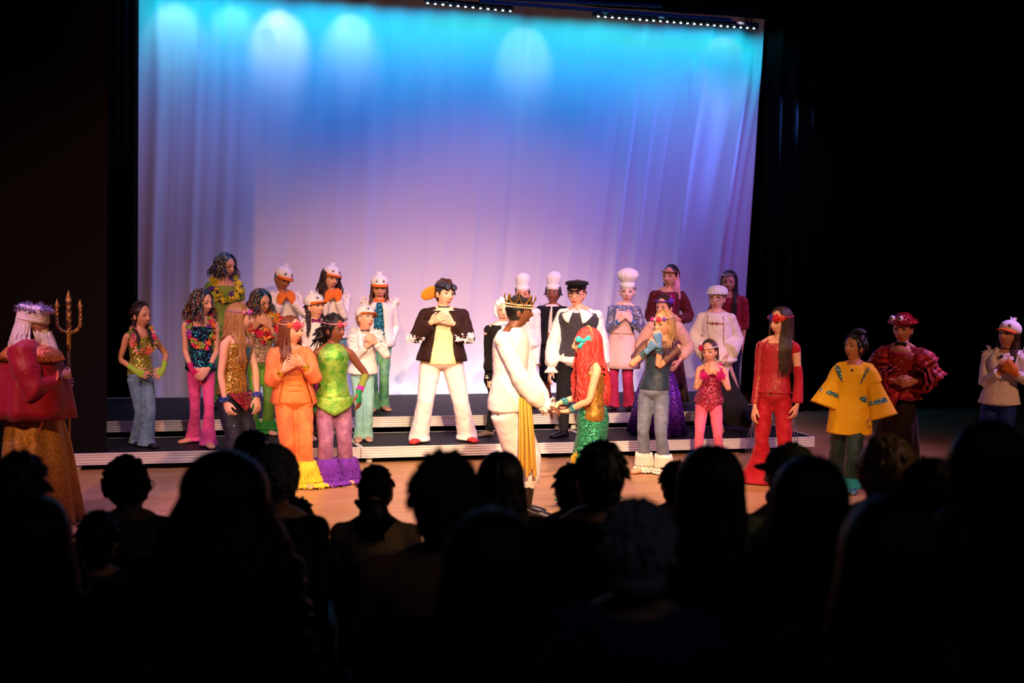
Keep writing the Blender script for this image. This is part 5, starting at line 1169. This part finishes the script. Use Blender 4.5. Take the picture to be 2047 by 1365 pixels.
M = MB(); sleeve(M, f, 'B', .16, [(0, .052), (.16, .048)]); M.tube([f.ring(.95)[0] + f.side * .02, f.jn['B']['S']], [.05, .05], n=10); M.build('shoulder_panel', RD, f.o, vox=.01, sm=3)
M = MB(); c, a_, b_ = f.ring(.08, .022); M.tube([c + a_ * sin(t) - b_ * cos(t) for t in np.linspace(0, 2 * pi, 25)], [(.003, .010)] * 25, ref=(0, 0, 1), n=6, caps=False); bl = M.build('belt', RD, f.o)
M = MB(); p = c - b_ * 1.02 - a_ * .1; M.tube([p + V((x, 0, z)) for x, z in ((-.02, -.016), (.02, -.016), (.02, .016), (-.02, .016), (-.02, -.016))], .0035, n=5); M.build('buckle', plain('e8c890', .2, 1), bl)
hairdo(f, hairm('3c2218', .5), L_=.42, n=90, r=.010, wave=.012, front=46, vol=1.04, name='long_hair')
headband(f, RD, [(-40, .022, cloth('7a1c40', .6)), (-10, .024, cloth('3a30a0', .6)), (22, .03, cloth('c81c24', .6)), (50, .022, cloth('d84020', .6))], .05, .008); shoes(f, plain('f0b090', .5))
for (p0, p1) in (((1506, 838), (1490, 912)), ((1586, 836), (1584, 893))):
    M = MB()
    for k in range(3): A_ = f.P(*p0, .08); B_ = f.P(p1[0] + 5 * k, p1[1], .10); M.tube([A_, A_.lerp(B_, .5) + V((.02 * (k - 1), 0, -.01)), B_], [(.004, .002)] * 3, n=5)
    M.xf(f.Mw); o = M.build('ribbon', sheer('6a5a80', .7)); tag(o, 'dark thin ribbon strands hanging from the red-suited dancer\'s ' + ('left-hand side' if p0[0] < 1550 else 'right-hand side'), 'ribbon')

# yellow tunic
f = figure(feet=(1690, 978), lev=0, top=668, hx=1709, px=1706, nx=1711, a=-10, ha=-40, hp=-4, sk='b87850', build=.98, brow='120a06', lips='8a3030',
    A=dict(w=(1667, 830, .04), e=(1664, 775, -.02), t=(1669, 858, .06), n=(.8, .3, 0)), B=dict(w=(1742, 832, .06), e=(1756, 778, .0), t=(1738, 862, .1), n=(-.8, .3, 0), c=.7),
    legs=((1672, 968, -25), (1704, 984, 0)), label='child in a wide yellow tunic with sequin stripes, dark green trousers and turquoise boots')
YL_ = cloth('f0b41c', .7, .2, .05)
pants(f, mottled('082624', '0e3a36', 9, .6), [(0, .095), (.6, .095), (1, .09), (1.5, .10), (1.8, .09)], 1.75, wr=.02)
def tun(M):
    c0, a0, b0 = f.ring(-.12, .0); L2 = []
    for i in range(10):
        t = i / 9; u = lerp(-.42, .97, t); c, a_, b_ = f.ring(max(u, 0), lerp(.075, .02, t)); c = V(c); c.z = f.pel.z + u * (f.SZ - f.pel.z); L2.append((c, a_, b_))
    M.rings(L2, 24, rc=.04)
gar(f, 'tunic', YL_, lambda M: (tun(M), [sleeve(M, f, k, .5, [(0, .062), (.5, .075)]) for k in 'AB']), wr=.016, wsc=.12)
SQ = sequin(('3a8ab0', '80b8c8', '2a4a80', 'c8d8e0', '50a090'), 110, .7)
for k, sg in (('A', -1), ('B', 1)):
    j = f.jn[k]; out = (f.side * sg * .75 - V((0, 0, .62))); out.normalize(); s0 = j['S']; n = 40; vs = []
    tip = f.P(1649 if sg < 0 else 1763, 812 if sg < 0 else 834, .03)
    ax = (tip - s0); Lx = ax.length; ax.normalize(); s1 = ax.cross(V((0, 1, 0))).normalized(); s2 = ax.cross(s1)
    M = MB(); skirt(M, [(s0 + ax * Lx * t, r_, r_ * .8) for t, r_ in ((.0, .05), (.3, .062), (.55, .08), (.8, .105), (.95, .135), (1.0, .142))], 4, .04, 60, s1, s2); sl = M.build('bell_sleeve', YL_, f.o)
    M = MB(); M.rings([(s0 + ax * Lx * t, s1 * r_, s2 * r_ * .84) for t, r_ in ((.60, .094), (.70, .104))], 30, caps=False); M.build('sequin_stripe', SQ, sl)
    M = MB(); c, a_, b_ = f.ring(.80, .032); q = c + a_ * sg * .72 - b_ * .72; M.tube([q + V((0, 0, .06)) + f.side * sg * .03, q, q - V((0, 0, .09)) - f.side * sg * .035 + f.fwd * .012], [(.018, .006), (.022, .006), (.003, .004)], n=8); M.build('sequin_flash', SQ, f.o)
    M = MB(); c, a_, b_ = f.ring(.30, .05); q = c + a_ * sg * .80 - b_ * .62; M.tube([q + f.side * sg * .02, q - f.side * sg * .03 + f.fwd * .012, q - f.side * sg * .07 + f.fwd * .02 + V((0, 0, .01))], [(.006, .028), (.006, .022), (.004, .004)], ref=f.fwd, n=8); M.build('sequin_flash', SQ, f.o)
for k in 'AB': glove(f, k, cloth('e8c020', .7), 1.75)
hair_short(f, hairm('1c100c'), 1.04, 140, .035); hlocal(f, 'hair_bun', hairm('14100f'), lambda M: (M.ell((.01, .035, .135), (.052, .052, .04), 14, 8), [M.tube([(.01 + .04 * cos(t), .035 + .04 * sin(t), .125), (.01 + .055 * cos(t + .6), .035 + .055 * sin(t + .6), .14), (.01 + .03 * cos(t + 1.2), .035 + .03 * sin(t + 1.2), .168)], [.012, .012, .006], n=6) for t in np.linspace(0, 6, 12)]))
M = MB(); q = f.ring(.88, .03); M.ell(q[0] - q[2], .012, 8, 6); M.build('microphone', plain('140c0c', .4), f.o)
for k in 'AB': ruffle(f, k, cloth('2aa0a8', .7, .3), 1.55, 2.4, .06, .085, 1, 16, .1, 'boot_fringe', spikes=20)
shoes(f, sequin(('40a0b0', 'c0d8e0', '2a6a80'), 100), .008, boot=1.6, name='boot')

# red ruffled costume and bowler
f = figure(feet=(1800, 962), lev=0, top=632, hx=1806, px=1803, nx=1806, a=-14, ha=-18, hp=5, sk='c88a6a', build=1.05, brow='140c08', lips='b01828', makeup='902840',
    A=dict(w=(1790, 762, .18), e=(1757, 770, .04), t=(1812, 764, .22), n=(.2, .9, 0)), B=dict(w=(1830, 762, .18), e=(1862, 770, .04), t=(1806, 766, .24), n=(-.2, .9, 0)), label='person in a red bowler hat with googly eyes, ruffled red top and black skirt')
RC = mottled('7a0a16', 'c0182a', 14, .4, .2)
top(f, glitter('8a0e18', 'ffc090', 70, .18, .55), .08, .88, .02, slv=SL(f, .06, .054, .05, 1.8), straps=True, name='sequin_bodice')
for k, sg in (('A', -1), ('B', 1)):
    j = f.jn[k]; M = MB(); 
    for i in range(9):
        t = i / 8 * 1.6; p = armpt(j, t); d_ = (armpt(j, t + .05) - p).normalized(); s1 = d_.orthogonal().normalized(); s2 = d_.cross(s1); r_ = .12 + .015 * sin(i * 2); skirt(M, [(p - d_ * .04, .05, .05), (p - d_ * .01, r_ * .6, r_ * .6), (p + d_ * .04, r_ * .9, r_ * .9), (p + d_ * .08, r_, r_)], 7, .10, 80, s1, s2, ph=i * 1.3)
    M.build('ruffled_sleeve', RC, f.o)
M = MB(); skirt(M, [(f.sp(.22), .14, .11), (f.sp(.12), .18, .15), (f.sp(.02), .21, .17)], 12, .1, 90, f.side, f.fwd); M.tube([f.sp(.2) + f.fwd * .15, f.sp(0) + f.fwd * .19, f.sp(-.15) + f.fwd * .18], [(.05, .02), (.04, .014), (.006, .006)], ref=f.side, n=8); M.build('peplum', RC, f.o)
M = MB(); skirt(M, [(f.sp(.1), .12, .10), (f.sp(-.2), .17, .15), (V((f.pel.x, 0, .03)), .235, .22)], 12, .05, 90, f.side, f.fwd); M.build('black_skirt', cloth('1c0a0e', .7, .4), f.o)
h_ = hlocal(f, 'bowler_hat', sequin(('a0101c', 'c82030', '701018'), 120, .5), lambda M: (M.ell((0, .012, .075), (.090, .102, .078), 24, 12), skirt(M, [((0, .012, .064), .088, .10), ((0, .012, .056), .115, .132), ((0, .012, .066), .134, .152)], 2, .04, 48)))
M = MB(); M.rings([((0, .012, .066), (.094, 0, 0), (0, .107, 0)), ((0, .012, .082), (.093, 0, 0), (0, .106, 0))], 28, caps=False); M.xf(f.Hm); M.build('hat_band', plain('d85a30', .5), h_)
for sg in (-1, 1):
    M = MB(); c = V((sg * .036 - .02, -.11, .112)); M.ell(c, .024, 12, 8); M.c = 1; M.ell(c + V((-.004, -.018, .002)), .011, 8, 6); M.xf(f.Hm); M.build('googly_eye', [plain('f8f4f4', .2), plain('080608', .2)], h_)
hair_short(f, hairm(BKH), 1.0, 40, .03, back=1); bow_tie(f, cloth('140a0c', .6), .035); choker(f, cloth('140a0c', .6)); shoes(f, plain('0c0a0c', .3))

# gull at the far right
f = figure(feet=(2004, 968), lev=0, top=644, hx=2017, px=2005, nx=2012, a=-12, ha=-30, hp=-8, ht=6, sk='d09878', build=1.0, smile=.6, brow='3a2014', hh=None,
    A=dict(w=(1998, 745, .17), e=(1966, 764, .04), t=(2020, 727, .2), n=(.2, .8, 0), c=.3), B=dict(w=(2032, 748, .17), e=(2062, 764, .04), t=(2008, 728, .24), n=(-.2, .8, 0), c=.3), label='person in a white bird cap, white feathered jacket and blue trousers, far right')
pants(f, cloth('16308a', .65, .3), [(0, .092), (.6, .08), (1, .068), (1.6, .074), (2.3, .095)], 2.6); gull_jacket(f, hem=.0); gull_cap(f); collar_v(f)
hairdo(f, hairm('3a2014'), L_=.25, n=50, r=.0095, wave=.010, front=66, name='long_hair'); choker(f, plain('1c1414', .4)); M = MB(); M.ell(f.ring(.92, .045)[0] - f.ring(.92, .045)[2], .016, 8, 6); M.build('microphone', plain('140c0c', .4), f.o)
for k in 'AB': glove(f, k, cloth('d87a30', .6), 1.75, True)
shoes(f, plain('14100f', .5))

# bearded one with trident, far left
f = figure(feet=(85, 1040), lev=0, top=618, hx=68, px=68, nx=62, a=70, ha=84, hp=6, sk='b88070', build=1.12, male=.6, brow='c8b8a8', hs=1.0,
    A=dict(w=(121, 753, .11), e=(90, 775, .18), t=(144, 747, .06), n=(0, 1, 0), c=1.3), B=dict(w=(118, 765, -.14), e=(95, 780, -.2)), legs=((75, 1042, 60), (115, 1036, 70)), label='person with long white beard, turban crown, red velvet cape and gold robe')
GL = mottled('7a5418', 'b8842c', 60, .45, .45)
top(f, GL, 0, .98, .02, name='gold_tunic'); M = MB(); skirt(M, [(f.sp(.25), .17, .15), (f.sp(0), .20, .18), (V((f.pel.x + .02, 0, .6)), .235, .22), (V((f.pel.x + .05, 0, .015)), .30, .28)], 9, .09, 110)
M.build('gold_robe', GL, f.o)
RV = cloth('8a1420', .45, .5, .15, 10)
M = MB(); skirt(M, [(f.sp(1.03), .07, .08), (f.sp(.94), .17, .19), (f.sp(.7), .23, .25), (f.sp(.4), .27, .27), (f.sp(.12), .29, .28), (f.sp(-.02), .30, .29)], 7, .06, 100); cp = M.build('velvet_cape', RV, f.o)
M = MB(); skirt(M, [(f.sp(1.06), .068, .075), (f.sp(.97), .165, .20), (f.sp(.88), .215, .235), (f.sp(.78), .235, .262)], 7, .03, 100); M.build('gold_collar', sequin(('c84a2a', 'e8903a', 'a01c20', 'f0b060'), 105, .5, .35), cp)
for k in 'A':
    j = f.jn[k]; M = MB(); pts = [f.sp(.92) - V((0, .06, 0)), j['S'], j['S'].lerp(j['E'], .5), j['E'], j['E'].lerp(j['W'], .55), j['W'] - j['d'] * .03 + V((0, 0, -.02))]; M.tube(pts, [.10, .115, .12, .12, .095, .08], n=16, rc=.15); M.build('sleeve', RV, cp, vox=.012, sm=3, wr=.02)
    M = MB(); w0 = j['W'] - j['d'] * .02; vs = [w0 + V((.0, -.075, .02)), w0 + V((0, .075, .02)), w0 + V((-.08, .09, -.18)), w0 + V((-.15, .03, -.42)), w0 + V((-.17, -.05, -.42)), w0 + V((-.08, -.09, -.18)), w0 + V((-.22, 0, -.1))]
    M.add(vs, [(0, 1, 2, 5), (5, 2, 3, 4), (0, 5, 6), (5, 4, 6), (1, 6, 2), (2, 6, 3), (3, 6, 4), (0, 6, 1)]); M.build('sleeve_point', RV, cp, vox=.012, sm=4, wr=.02)
    M = MB(); M.tube([w0 + V((.0, -.08, .025)), w0 + V((-.07, -.10, -.18)), w0 + V((-.15, -.055, -.43)), w0 + V((-.14, .03, -.43)), w0 + V((-.07, .09, -.18)), w0 + V((0, .08, .025)), w0 + V((0, 0, .045)), w0 + V((0, -.08, .025))], [(.024, .010)] * 8, n=8); M.build('gold_trim', sequin(('c84a2a', 'e8903a', 'a01c20', 'f0b060'), 105, .5, .35), cp)
WB = hairm('c8b8a4', .55, 'f0e4d4')
M = MB(); B0, B1, B2, B3 = f.P(88, 668, .02), f.P(97, 700, .03), f.P(103, 735, .03), f.P(99, 768, .03)
P2, _ = crv([B0, B1, B2, B3], [1] * 4, 4); M.tube(P2, [.05, .055, .062, .066, .068, .068, .066, .06, .054, .046, .036, .024, .008], n=14)
for k in range(90):
    a_ = rnd.uniform(0, 2 * pi); s1, s2 = cos(a_), sin(a_); w_ = [(.05, .055), (.065, .06), (.055, .05), (.012, .012)]; Q = [p + V((s1 * x, s2 * y, rnd.uniform(-.02, .02))) for p, (x, y) in zip((B0, B1, B2, B3), w_)]; Q[-1] += V((0, 0, rnd.uniform(-.02, .10)))
    Q2, _ = crv(Q, [1] * 4, 4); M.tube(Q2, [.010] * (len(Q2) - 3) + [.008, .006, .002], n=5)
for k in range(30):
    a_ = R(rnd.uniform(-90, 90)); p = f.Hm @ V((.074 * sin(a_), -.072 * cos(a_) - .008, rnd.uniform(-.07, -.03))); M.tube([p, p.lerp(B1, .5) + V((.02 * sin(a_), -.03, 0)), B1 + V((rnd.gauss(0, .03), rnd.gauss(0, .03), 0))], [.011, .011, .006], n=5)
M.build('beard', WB, f.o); hairdo(f, WB, L_=.20, n=110, r=.011, wave=.014, front=92, name='white_hair', spread=.22, vol=1.12)
M = MB()
for k in range(5): M.tube(ring_pts(.040 + .020 * k, .096 - .003 * k, .110 - .003 * k, 28, dz=-.008), [(.018, .014)] * 29, ref=(0, 0, 1), n=8, caps=False)
M.ell((0, .012, .09), (.085, .10, .055), 16, 8); M.xf(f.Hm); tb = M.build('turban', cloth('d8c8b8', .8), f.o)
M = MB(); fluff(M, ring_pts(.112, .085, .10, 20) + [V((0, -.03, .13)), V((0, .05, .13))] * 4, 330, .05, .0035); M.xf(f.Hm); M.build('tinsel', plain('c8b8d8', .2, .9), tb)
# trident, held upright
base = on_z(138, 1036, 0); base.z = 0; T0 = base; D_ = (V((T0.x, T0.y, 0)) - V((0, 0, 0))); topz = 0
dv = fw.dot(T0 - CAM); tp = at_D(137, 580, dv); rdir = V((rt.x, rt.y, 0)).normalized()
H_ = tp.z; tx = V((tp.x, tp.y, 0)) - V((T0.x, T0.y, 0)); 
def tr(z, s_=0): return T0 + tx * (z / H_) + rdir * s_ + V((0, 0, z))
root = MB(); root.tube([tr(0.02), tr(1), tr(H_ - .30)], [.0125, .0125, .0125], n=10, rc=.2); ro = root.build('trident', plain('b08040', .35, .6)); tag(ro, 'gold three-pronged trident standing upright in the bearded one\'s hand', 'trident')
GD = mottled('d09a40', '8a5a20', 40, .25, .8)
M = MB(); z0 = H_ - .32; n = 50
def twist(M, pts, r):
    M.tube(pts, r * .8, n=8)
    P_, _ = crv(pts, [1] * len(pts), 14)
    for ph_ in (0, pi):
        q = []
        for i, p in enumerate(P_): t = i * .55 + ph_; d = (P_[min(i + 1, len(P_) - 1)] - P_[max(i - 1, 0)]).normalized(); a_ = d.cross(V((0, 1, 0))).normalized(); b_ = d.cross(a_); q.append(p + (a_ * cos(t) + b_ * sin(t)) * r * .7)
        M.tube(q, r * .5, n=6)
twist(M, [tr(z0), tr(z0 + .12), tr(H_ - .08)], .018)
M.tube([tr(H_ - .085), tr(H_ - .075), tr(H_)], [(.026, .01), (.026, .01), (.002, .002)], ref=rdir, n=8); M.build('centre_prong', GD, ro)
for s_ in (-1, 1):
    M = MB(); twist(M, [tr(z0 + .0), tr(z0 + .01, s_ * .05), tr(z0 + .05, s_ * .085), tr(z0 + .12, s_ * .09), tr(z0 + .20, s_ * .088)], .012); M.tube([tr(z0 + .195, s_ * .088), tr(z0 + .205, s_ * .088), tr(z0 + .25, s_ * .088)], [(.02, .008), (.02, .008), (.002, .002)], ref=rdir, n=8); M.build('side_prong', GD, ro)
M = MB(); M.ell(tr(z0), .024, 10, 8); M.tube([tr(z0 - .12), tr(z0)], .017, n=10); M.build('collar', GD, ro)
M = MB(); M.ell(tr(.035), (.035, .035, .035), 10, 8); M.build('foot', GD, ro)
# ------------------------------------------------------------------ the audience, seated with their backs to the camera
def tier(Y):
    for a_, b_, z_ in TIERS:
        if a_ <= Y < b_: return z_
    return 0 if Y > 7 else TIERS[-1][2]
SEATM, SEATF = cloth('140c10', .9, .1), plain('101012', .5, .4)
def make_seat():
    M = MB(); M.rings([((0, y, .43), (.22, 0, 0), (0, 0, .04)) for y in (-.22, -.2, .15, .2)], 20, rc=.2); r_ = M.build('theatre_seat', SEATM); 
    M = MB(); M.rings([((0, -.20 - .10 * (z - .48), z), (.215, 0, 0), (0, .03, 0)) for z in (.48, .52, .70, .80, .83)], 20, rc=.3); M.build('backrest', SEATM, r_)
    for s_ in (-1, 1):
        M = MB(); M.tube([(s_ * .235, -.2, 0), (s_ * .235, -.19, .62)], [(.015, .03)] * 2, n=6); M.tube([(s_ * .235, .16, 0), (s_ * .235, .15, .62)], [(.015, .02)] * 2, n=6); M.tube([(s_ * .235, -.22, .63), (s_ * .235, .2, .63)], [(.025, .014)] * 2, ref=(1, 0, 0), n=8); M.build('armrest', SEATF, r_)
    return r_
seat0 = make_seat(); seat_used = [False]
def put_seat(loc, rz):
    if not seat_used[0]: o = seat0; seat_used[0] = True
    else:
        o = seat0.copy(); COL.objects.link(o)
        for ch in list(seat0.children): c_ = ch.copy(); COL.objects.link(c_); c_.parent = o
    o.location = loc; o.rotation_euler = (0, 0, rz); tag(o, 'dark upholstered theatre seat under a member of the audience', 'seat', 'audience seats')
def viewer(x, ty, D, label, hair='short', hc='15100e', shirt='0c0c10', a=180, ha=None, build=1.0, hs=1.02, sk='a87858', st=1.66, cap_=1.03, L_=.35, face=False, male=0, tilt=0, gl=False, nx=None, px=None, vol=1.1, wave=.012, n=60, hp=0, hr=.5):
    Yv = at_D(x, ty, D).y; lev = tier(Yv)
    f = figure(feet=(px or x, ty), lev=lev, top=ty, hx=x, D=D, a=a, ha=ha if ha is not None else a, ht=tilt, sk=sk, build=build, hs=hs, st=st, seat=.50, label=label, face=face, vox=.011, male=male, nx=nx, px=px, hp=hp)
    SM_ = shirt if not isinstance(shirt, str) else cloth(shirt, .9, .1)
    k = st / 1.65
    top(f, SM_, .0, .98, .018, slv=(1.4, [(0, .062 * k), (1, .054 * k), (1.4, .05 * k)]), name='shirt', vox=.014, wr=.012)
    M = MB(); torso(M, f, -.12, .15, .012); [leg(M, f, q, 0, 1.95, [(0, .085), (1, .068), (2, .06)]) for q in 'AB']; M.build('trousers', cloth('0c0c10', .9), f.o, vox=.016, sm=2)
    H = hairm(hc, hr)
    if hair == 'short': hair_short(f, H, cap_, 120, .028, fringe=False, back=1)
    elif hair == 'curly': 
        M = MB(); M.ell((0, .02, .02), (.082 * cap_, .094 * cap_, .108 * cap_), 20, 14); 
        for _ in range(240):
            az, pq = rnd.uniform(40, 320), R(rnd.uniform(3, 115)); e = V((sin(R(az)) * sin(pq) * .084 * cap_, -cos(R(az)) * sin(pq) * .095 * cap_ + .02, cos(pq) * .11 * cap_ + .015)); M.ell(e, rnd.uniform(.010, .019), 6, 4)
        M.xf(f.Hm); M.build('curly_hair', H, f.o)
    elif hair == 'long': hairdo(f, H, L_=L_, n=n, r=.013, wave=wave, front=50, vol=vol, cap=cap_, name='long_hair', spread=.08)
    elif hair == 'big': hairdo(f, H, L_=L_, n=130, r=.016, wave=.04, front=40, vol=1.35, cap=1.15, name='curly_hair', spread=.25)
    elif hair == 'bun':
        hair_short(f, H, cap_, 60, .02, fringe=False); hlocal(f, 'hair_bun', H, lambda M: (M.ell((0, .115, -.045), (.05, .045, .045), 12, 8), [M.tube([(.04 * cos(t), .115, -.045 + .035 * sin(t)), (.05 * cos(t + .7), .13, -.045 + .045 * sin(t + .7)), (.03 * cos(t + 1.4), .15, -.045 + .03 * sin(t + 1.4))], [.014, .014, .006], n=6) for t in np.linspace(0, 6, 10)]))
    elif hair == 'tail':
        hair_short(f, H, cap_, 60, .02, fringe=False); hlocal(f, 'ponytail', H, lambda M: (M.ell((0, .125, -.10), (.062, .06, .095), 14, 10), [M.tube([(rnd.gauss(0, .03), .12, -.02), (rnd.gauss(0, .04), .16, -.10), (rnd.gauss(0, .03), .13, -.20)], [.014, .02, .006], n=6) for _ in range(26)])); hlocal(f, 'hair_tie', cloth('c8a070', .5), lambda M: M.tube([(-.035, .10, -.02), (0, .125, -.005), (.035, .10, -.02)], [.010, .012, .010], n=8))
    elif hair == 'cap':
        hair_short(f, H, 1.0, 50, .02, fringe=False, back=1); h_ = hlocal(f, 'cap', cloth('4a4a26', .85), lambda M: M.ell((0, .015, .045), (.092, .106, .085), 24, 14))
        M = MB(); bill(M); M.xf(f.Hm); M.build('bill', cloth('4a4a26', .85), h_)
        hlocal(f, 'beard', H, lambda M: (M.ell((0, -.045, -.085), (.058, .055, .045), 14, 10)))
    if gl: glasses(f, plain('302420', .3, .5))
    fl = f.Mw.to_3x3() @ f.fwd; sp_ = f.Mw @ V((f.pel.x, 0, 0)); sp_.z = lev; put_seat(sp_ + fl * .02, atan2(fl.y, fl.x) - pi / 2)
    return f
PLAID = mottled('2a3026', '5a6048', 30, .9)
FLOR = mottled('2e3c30', '8a9068', 26, .9)
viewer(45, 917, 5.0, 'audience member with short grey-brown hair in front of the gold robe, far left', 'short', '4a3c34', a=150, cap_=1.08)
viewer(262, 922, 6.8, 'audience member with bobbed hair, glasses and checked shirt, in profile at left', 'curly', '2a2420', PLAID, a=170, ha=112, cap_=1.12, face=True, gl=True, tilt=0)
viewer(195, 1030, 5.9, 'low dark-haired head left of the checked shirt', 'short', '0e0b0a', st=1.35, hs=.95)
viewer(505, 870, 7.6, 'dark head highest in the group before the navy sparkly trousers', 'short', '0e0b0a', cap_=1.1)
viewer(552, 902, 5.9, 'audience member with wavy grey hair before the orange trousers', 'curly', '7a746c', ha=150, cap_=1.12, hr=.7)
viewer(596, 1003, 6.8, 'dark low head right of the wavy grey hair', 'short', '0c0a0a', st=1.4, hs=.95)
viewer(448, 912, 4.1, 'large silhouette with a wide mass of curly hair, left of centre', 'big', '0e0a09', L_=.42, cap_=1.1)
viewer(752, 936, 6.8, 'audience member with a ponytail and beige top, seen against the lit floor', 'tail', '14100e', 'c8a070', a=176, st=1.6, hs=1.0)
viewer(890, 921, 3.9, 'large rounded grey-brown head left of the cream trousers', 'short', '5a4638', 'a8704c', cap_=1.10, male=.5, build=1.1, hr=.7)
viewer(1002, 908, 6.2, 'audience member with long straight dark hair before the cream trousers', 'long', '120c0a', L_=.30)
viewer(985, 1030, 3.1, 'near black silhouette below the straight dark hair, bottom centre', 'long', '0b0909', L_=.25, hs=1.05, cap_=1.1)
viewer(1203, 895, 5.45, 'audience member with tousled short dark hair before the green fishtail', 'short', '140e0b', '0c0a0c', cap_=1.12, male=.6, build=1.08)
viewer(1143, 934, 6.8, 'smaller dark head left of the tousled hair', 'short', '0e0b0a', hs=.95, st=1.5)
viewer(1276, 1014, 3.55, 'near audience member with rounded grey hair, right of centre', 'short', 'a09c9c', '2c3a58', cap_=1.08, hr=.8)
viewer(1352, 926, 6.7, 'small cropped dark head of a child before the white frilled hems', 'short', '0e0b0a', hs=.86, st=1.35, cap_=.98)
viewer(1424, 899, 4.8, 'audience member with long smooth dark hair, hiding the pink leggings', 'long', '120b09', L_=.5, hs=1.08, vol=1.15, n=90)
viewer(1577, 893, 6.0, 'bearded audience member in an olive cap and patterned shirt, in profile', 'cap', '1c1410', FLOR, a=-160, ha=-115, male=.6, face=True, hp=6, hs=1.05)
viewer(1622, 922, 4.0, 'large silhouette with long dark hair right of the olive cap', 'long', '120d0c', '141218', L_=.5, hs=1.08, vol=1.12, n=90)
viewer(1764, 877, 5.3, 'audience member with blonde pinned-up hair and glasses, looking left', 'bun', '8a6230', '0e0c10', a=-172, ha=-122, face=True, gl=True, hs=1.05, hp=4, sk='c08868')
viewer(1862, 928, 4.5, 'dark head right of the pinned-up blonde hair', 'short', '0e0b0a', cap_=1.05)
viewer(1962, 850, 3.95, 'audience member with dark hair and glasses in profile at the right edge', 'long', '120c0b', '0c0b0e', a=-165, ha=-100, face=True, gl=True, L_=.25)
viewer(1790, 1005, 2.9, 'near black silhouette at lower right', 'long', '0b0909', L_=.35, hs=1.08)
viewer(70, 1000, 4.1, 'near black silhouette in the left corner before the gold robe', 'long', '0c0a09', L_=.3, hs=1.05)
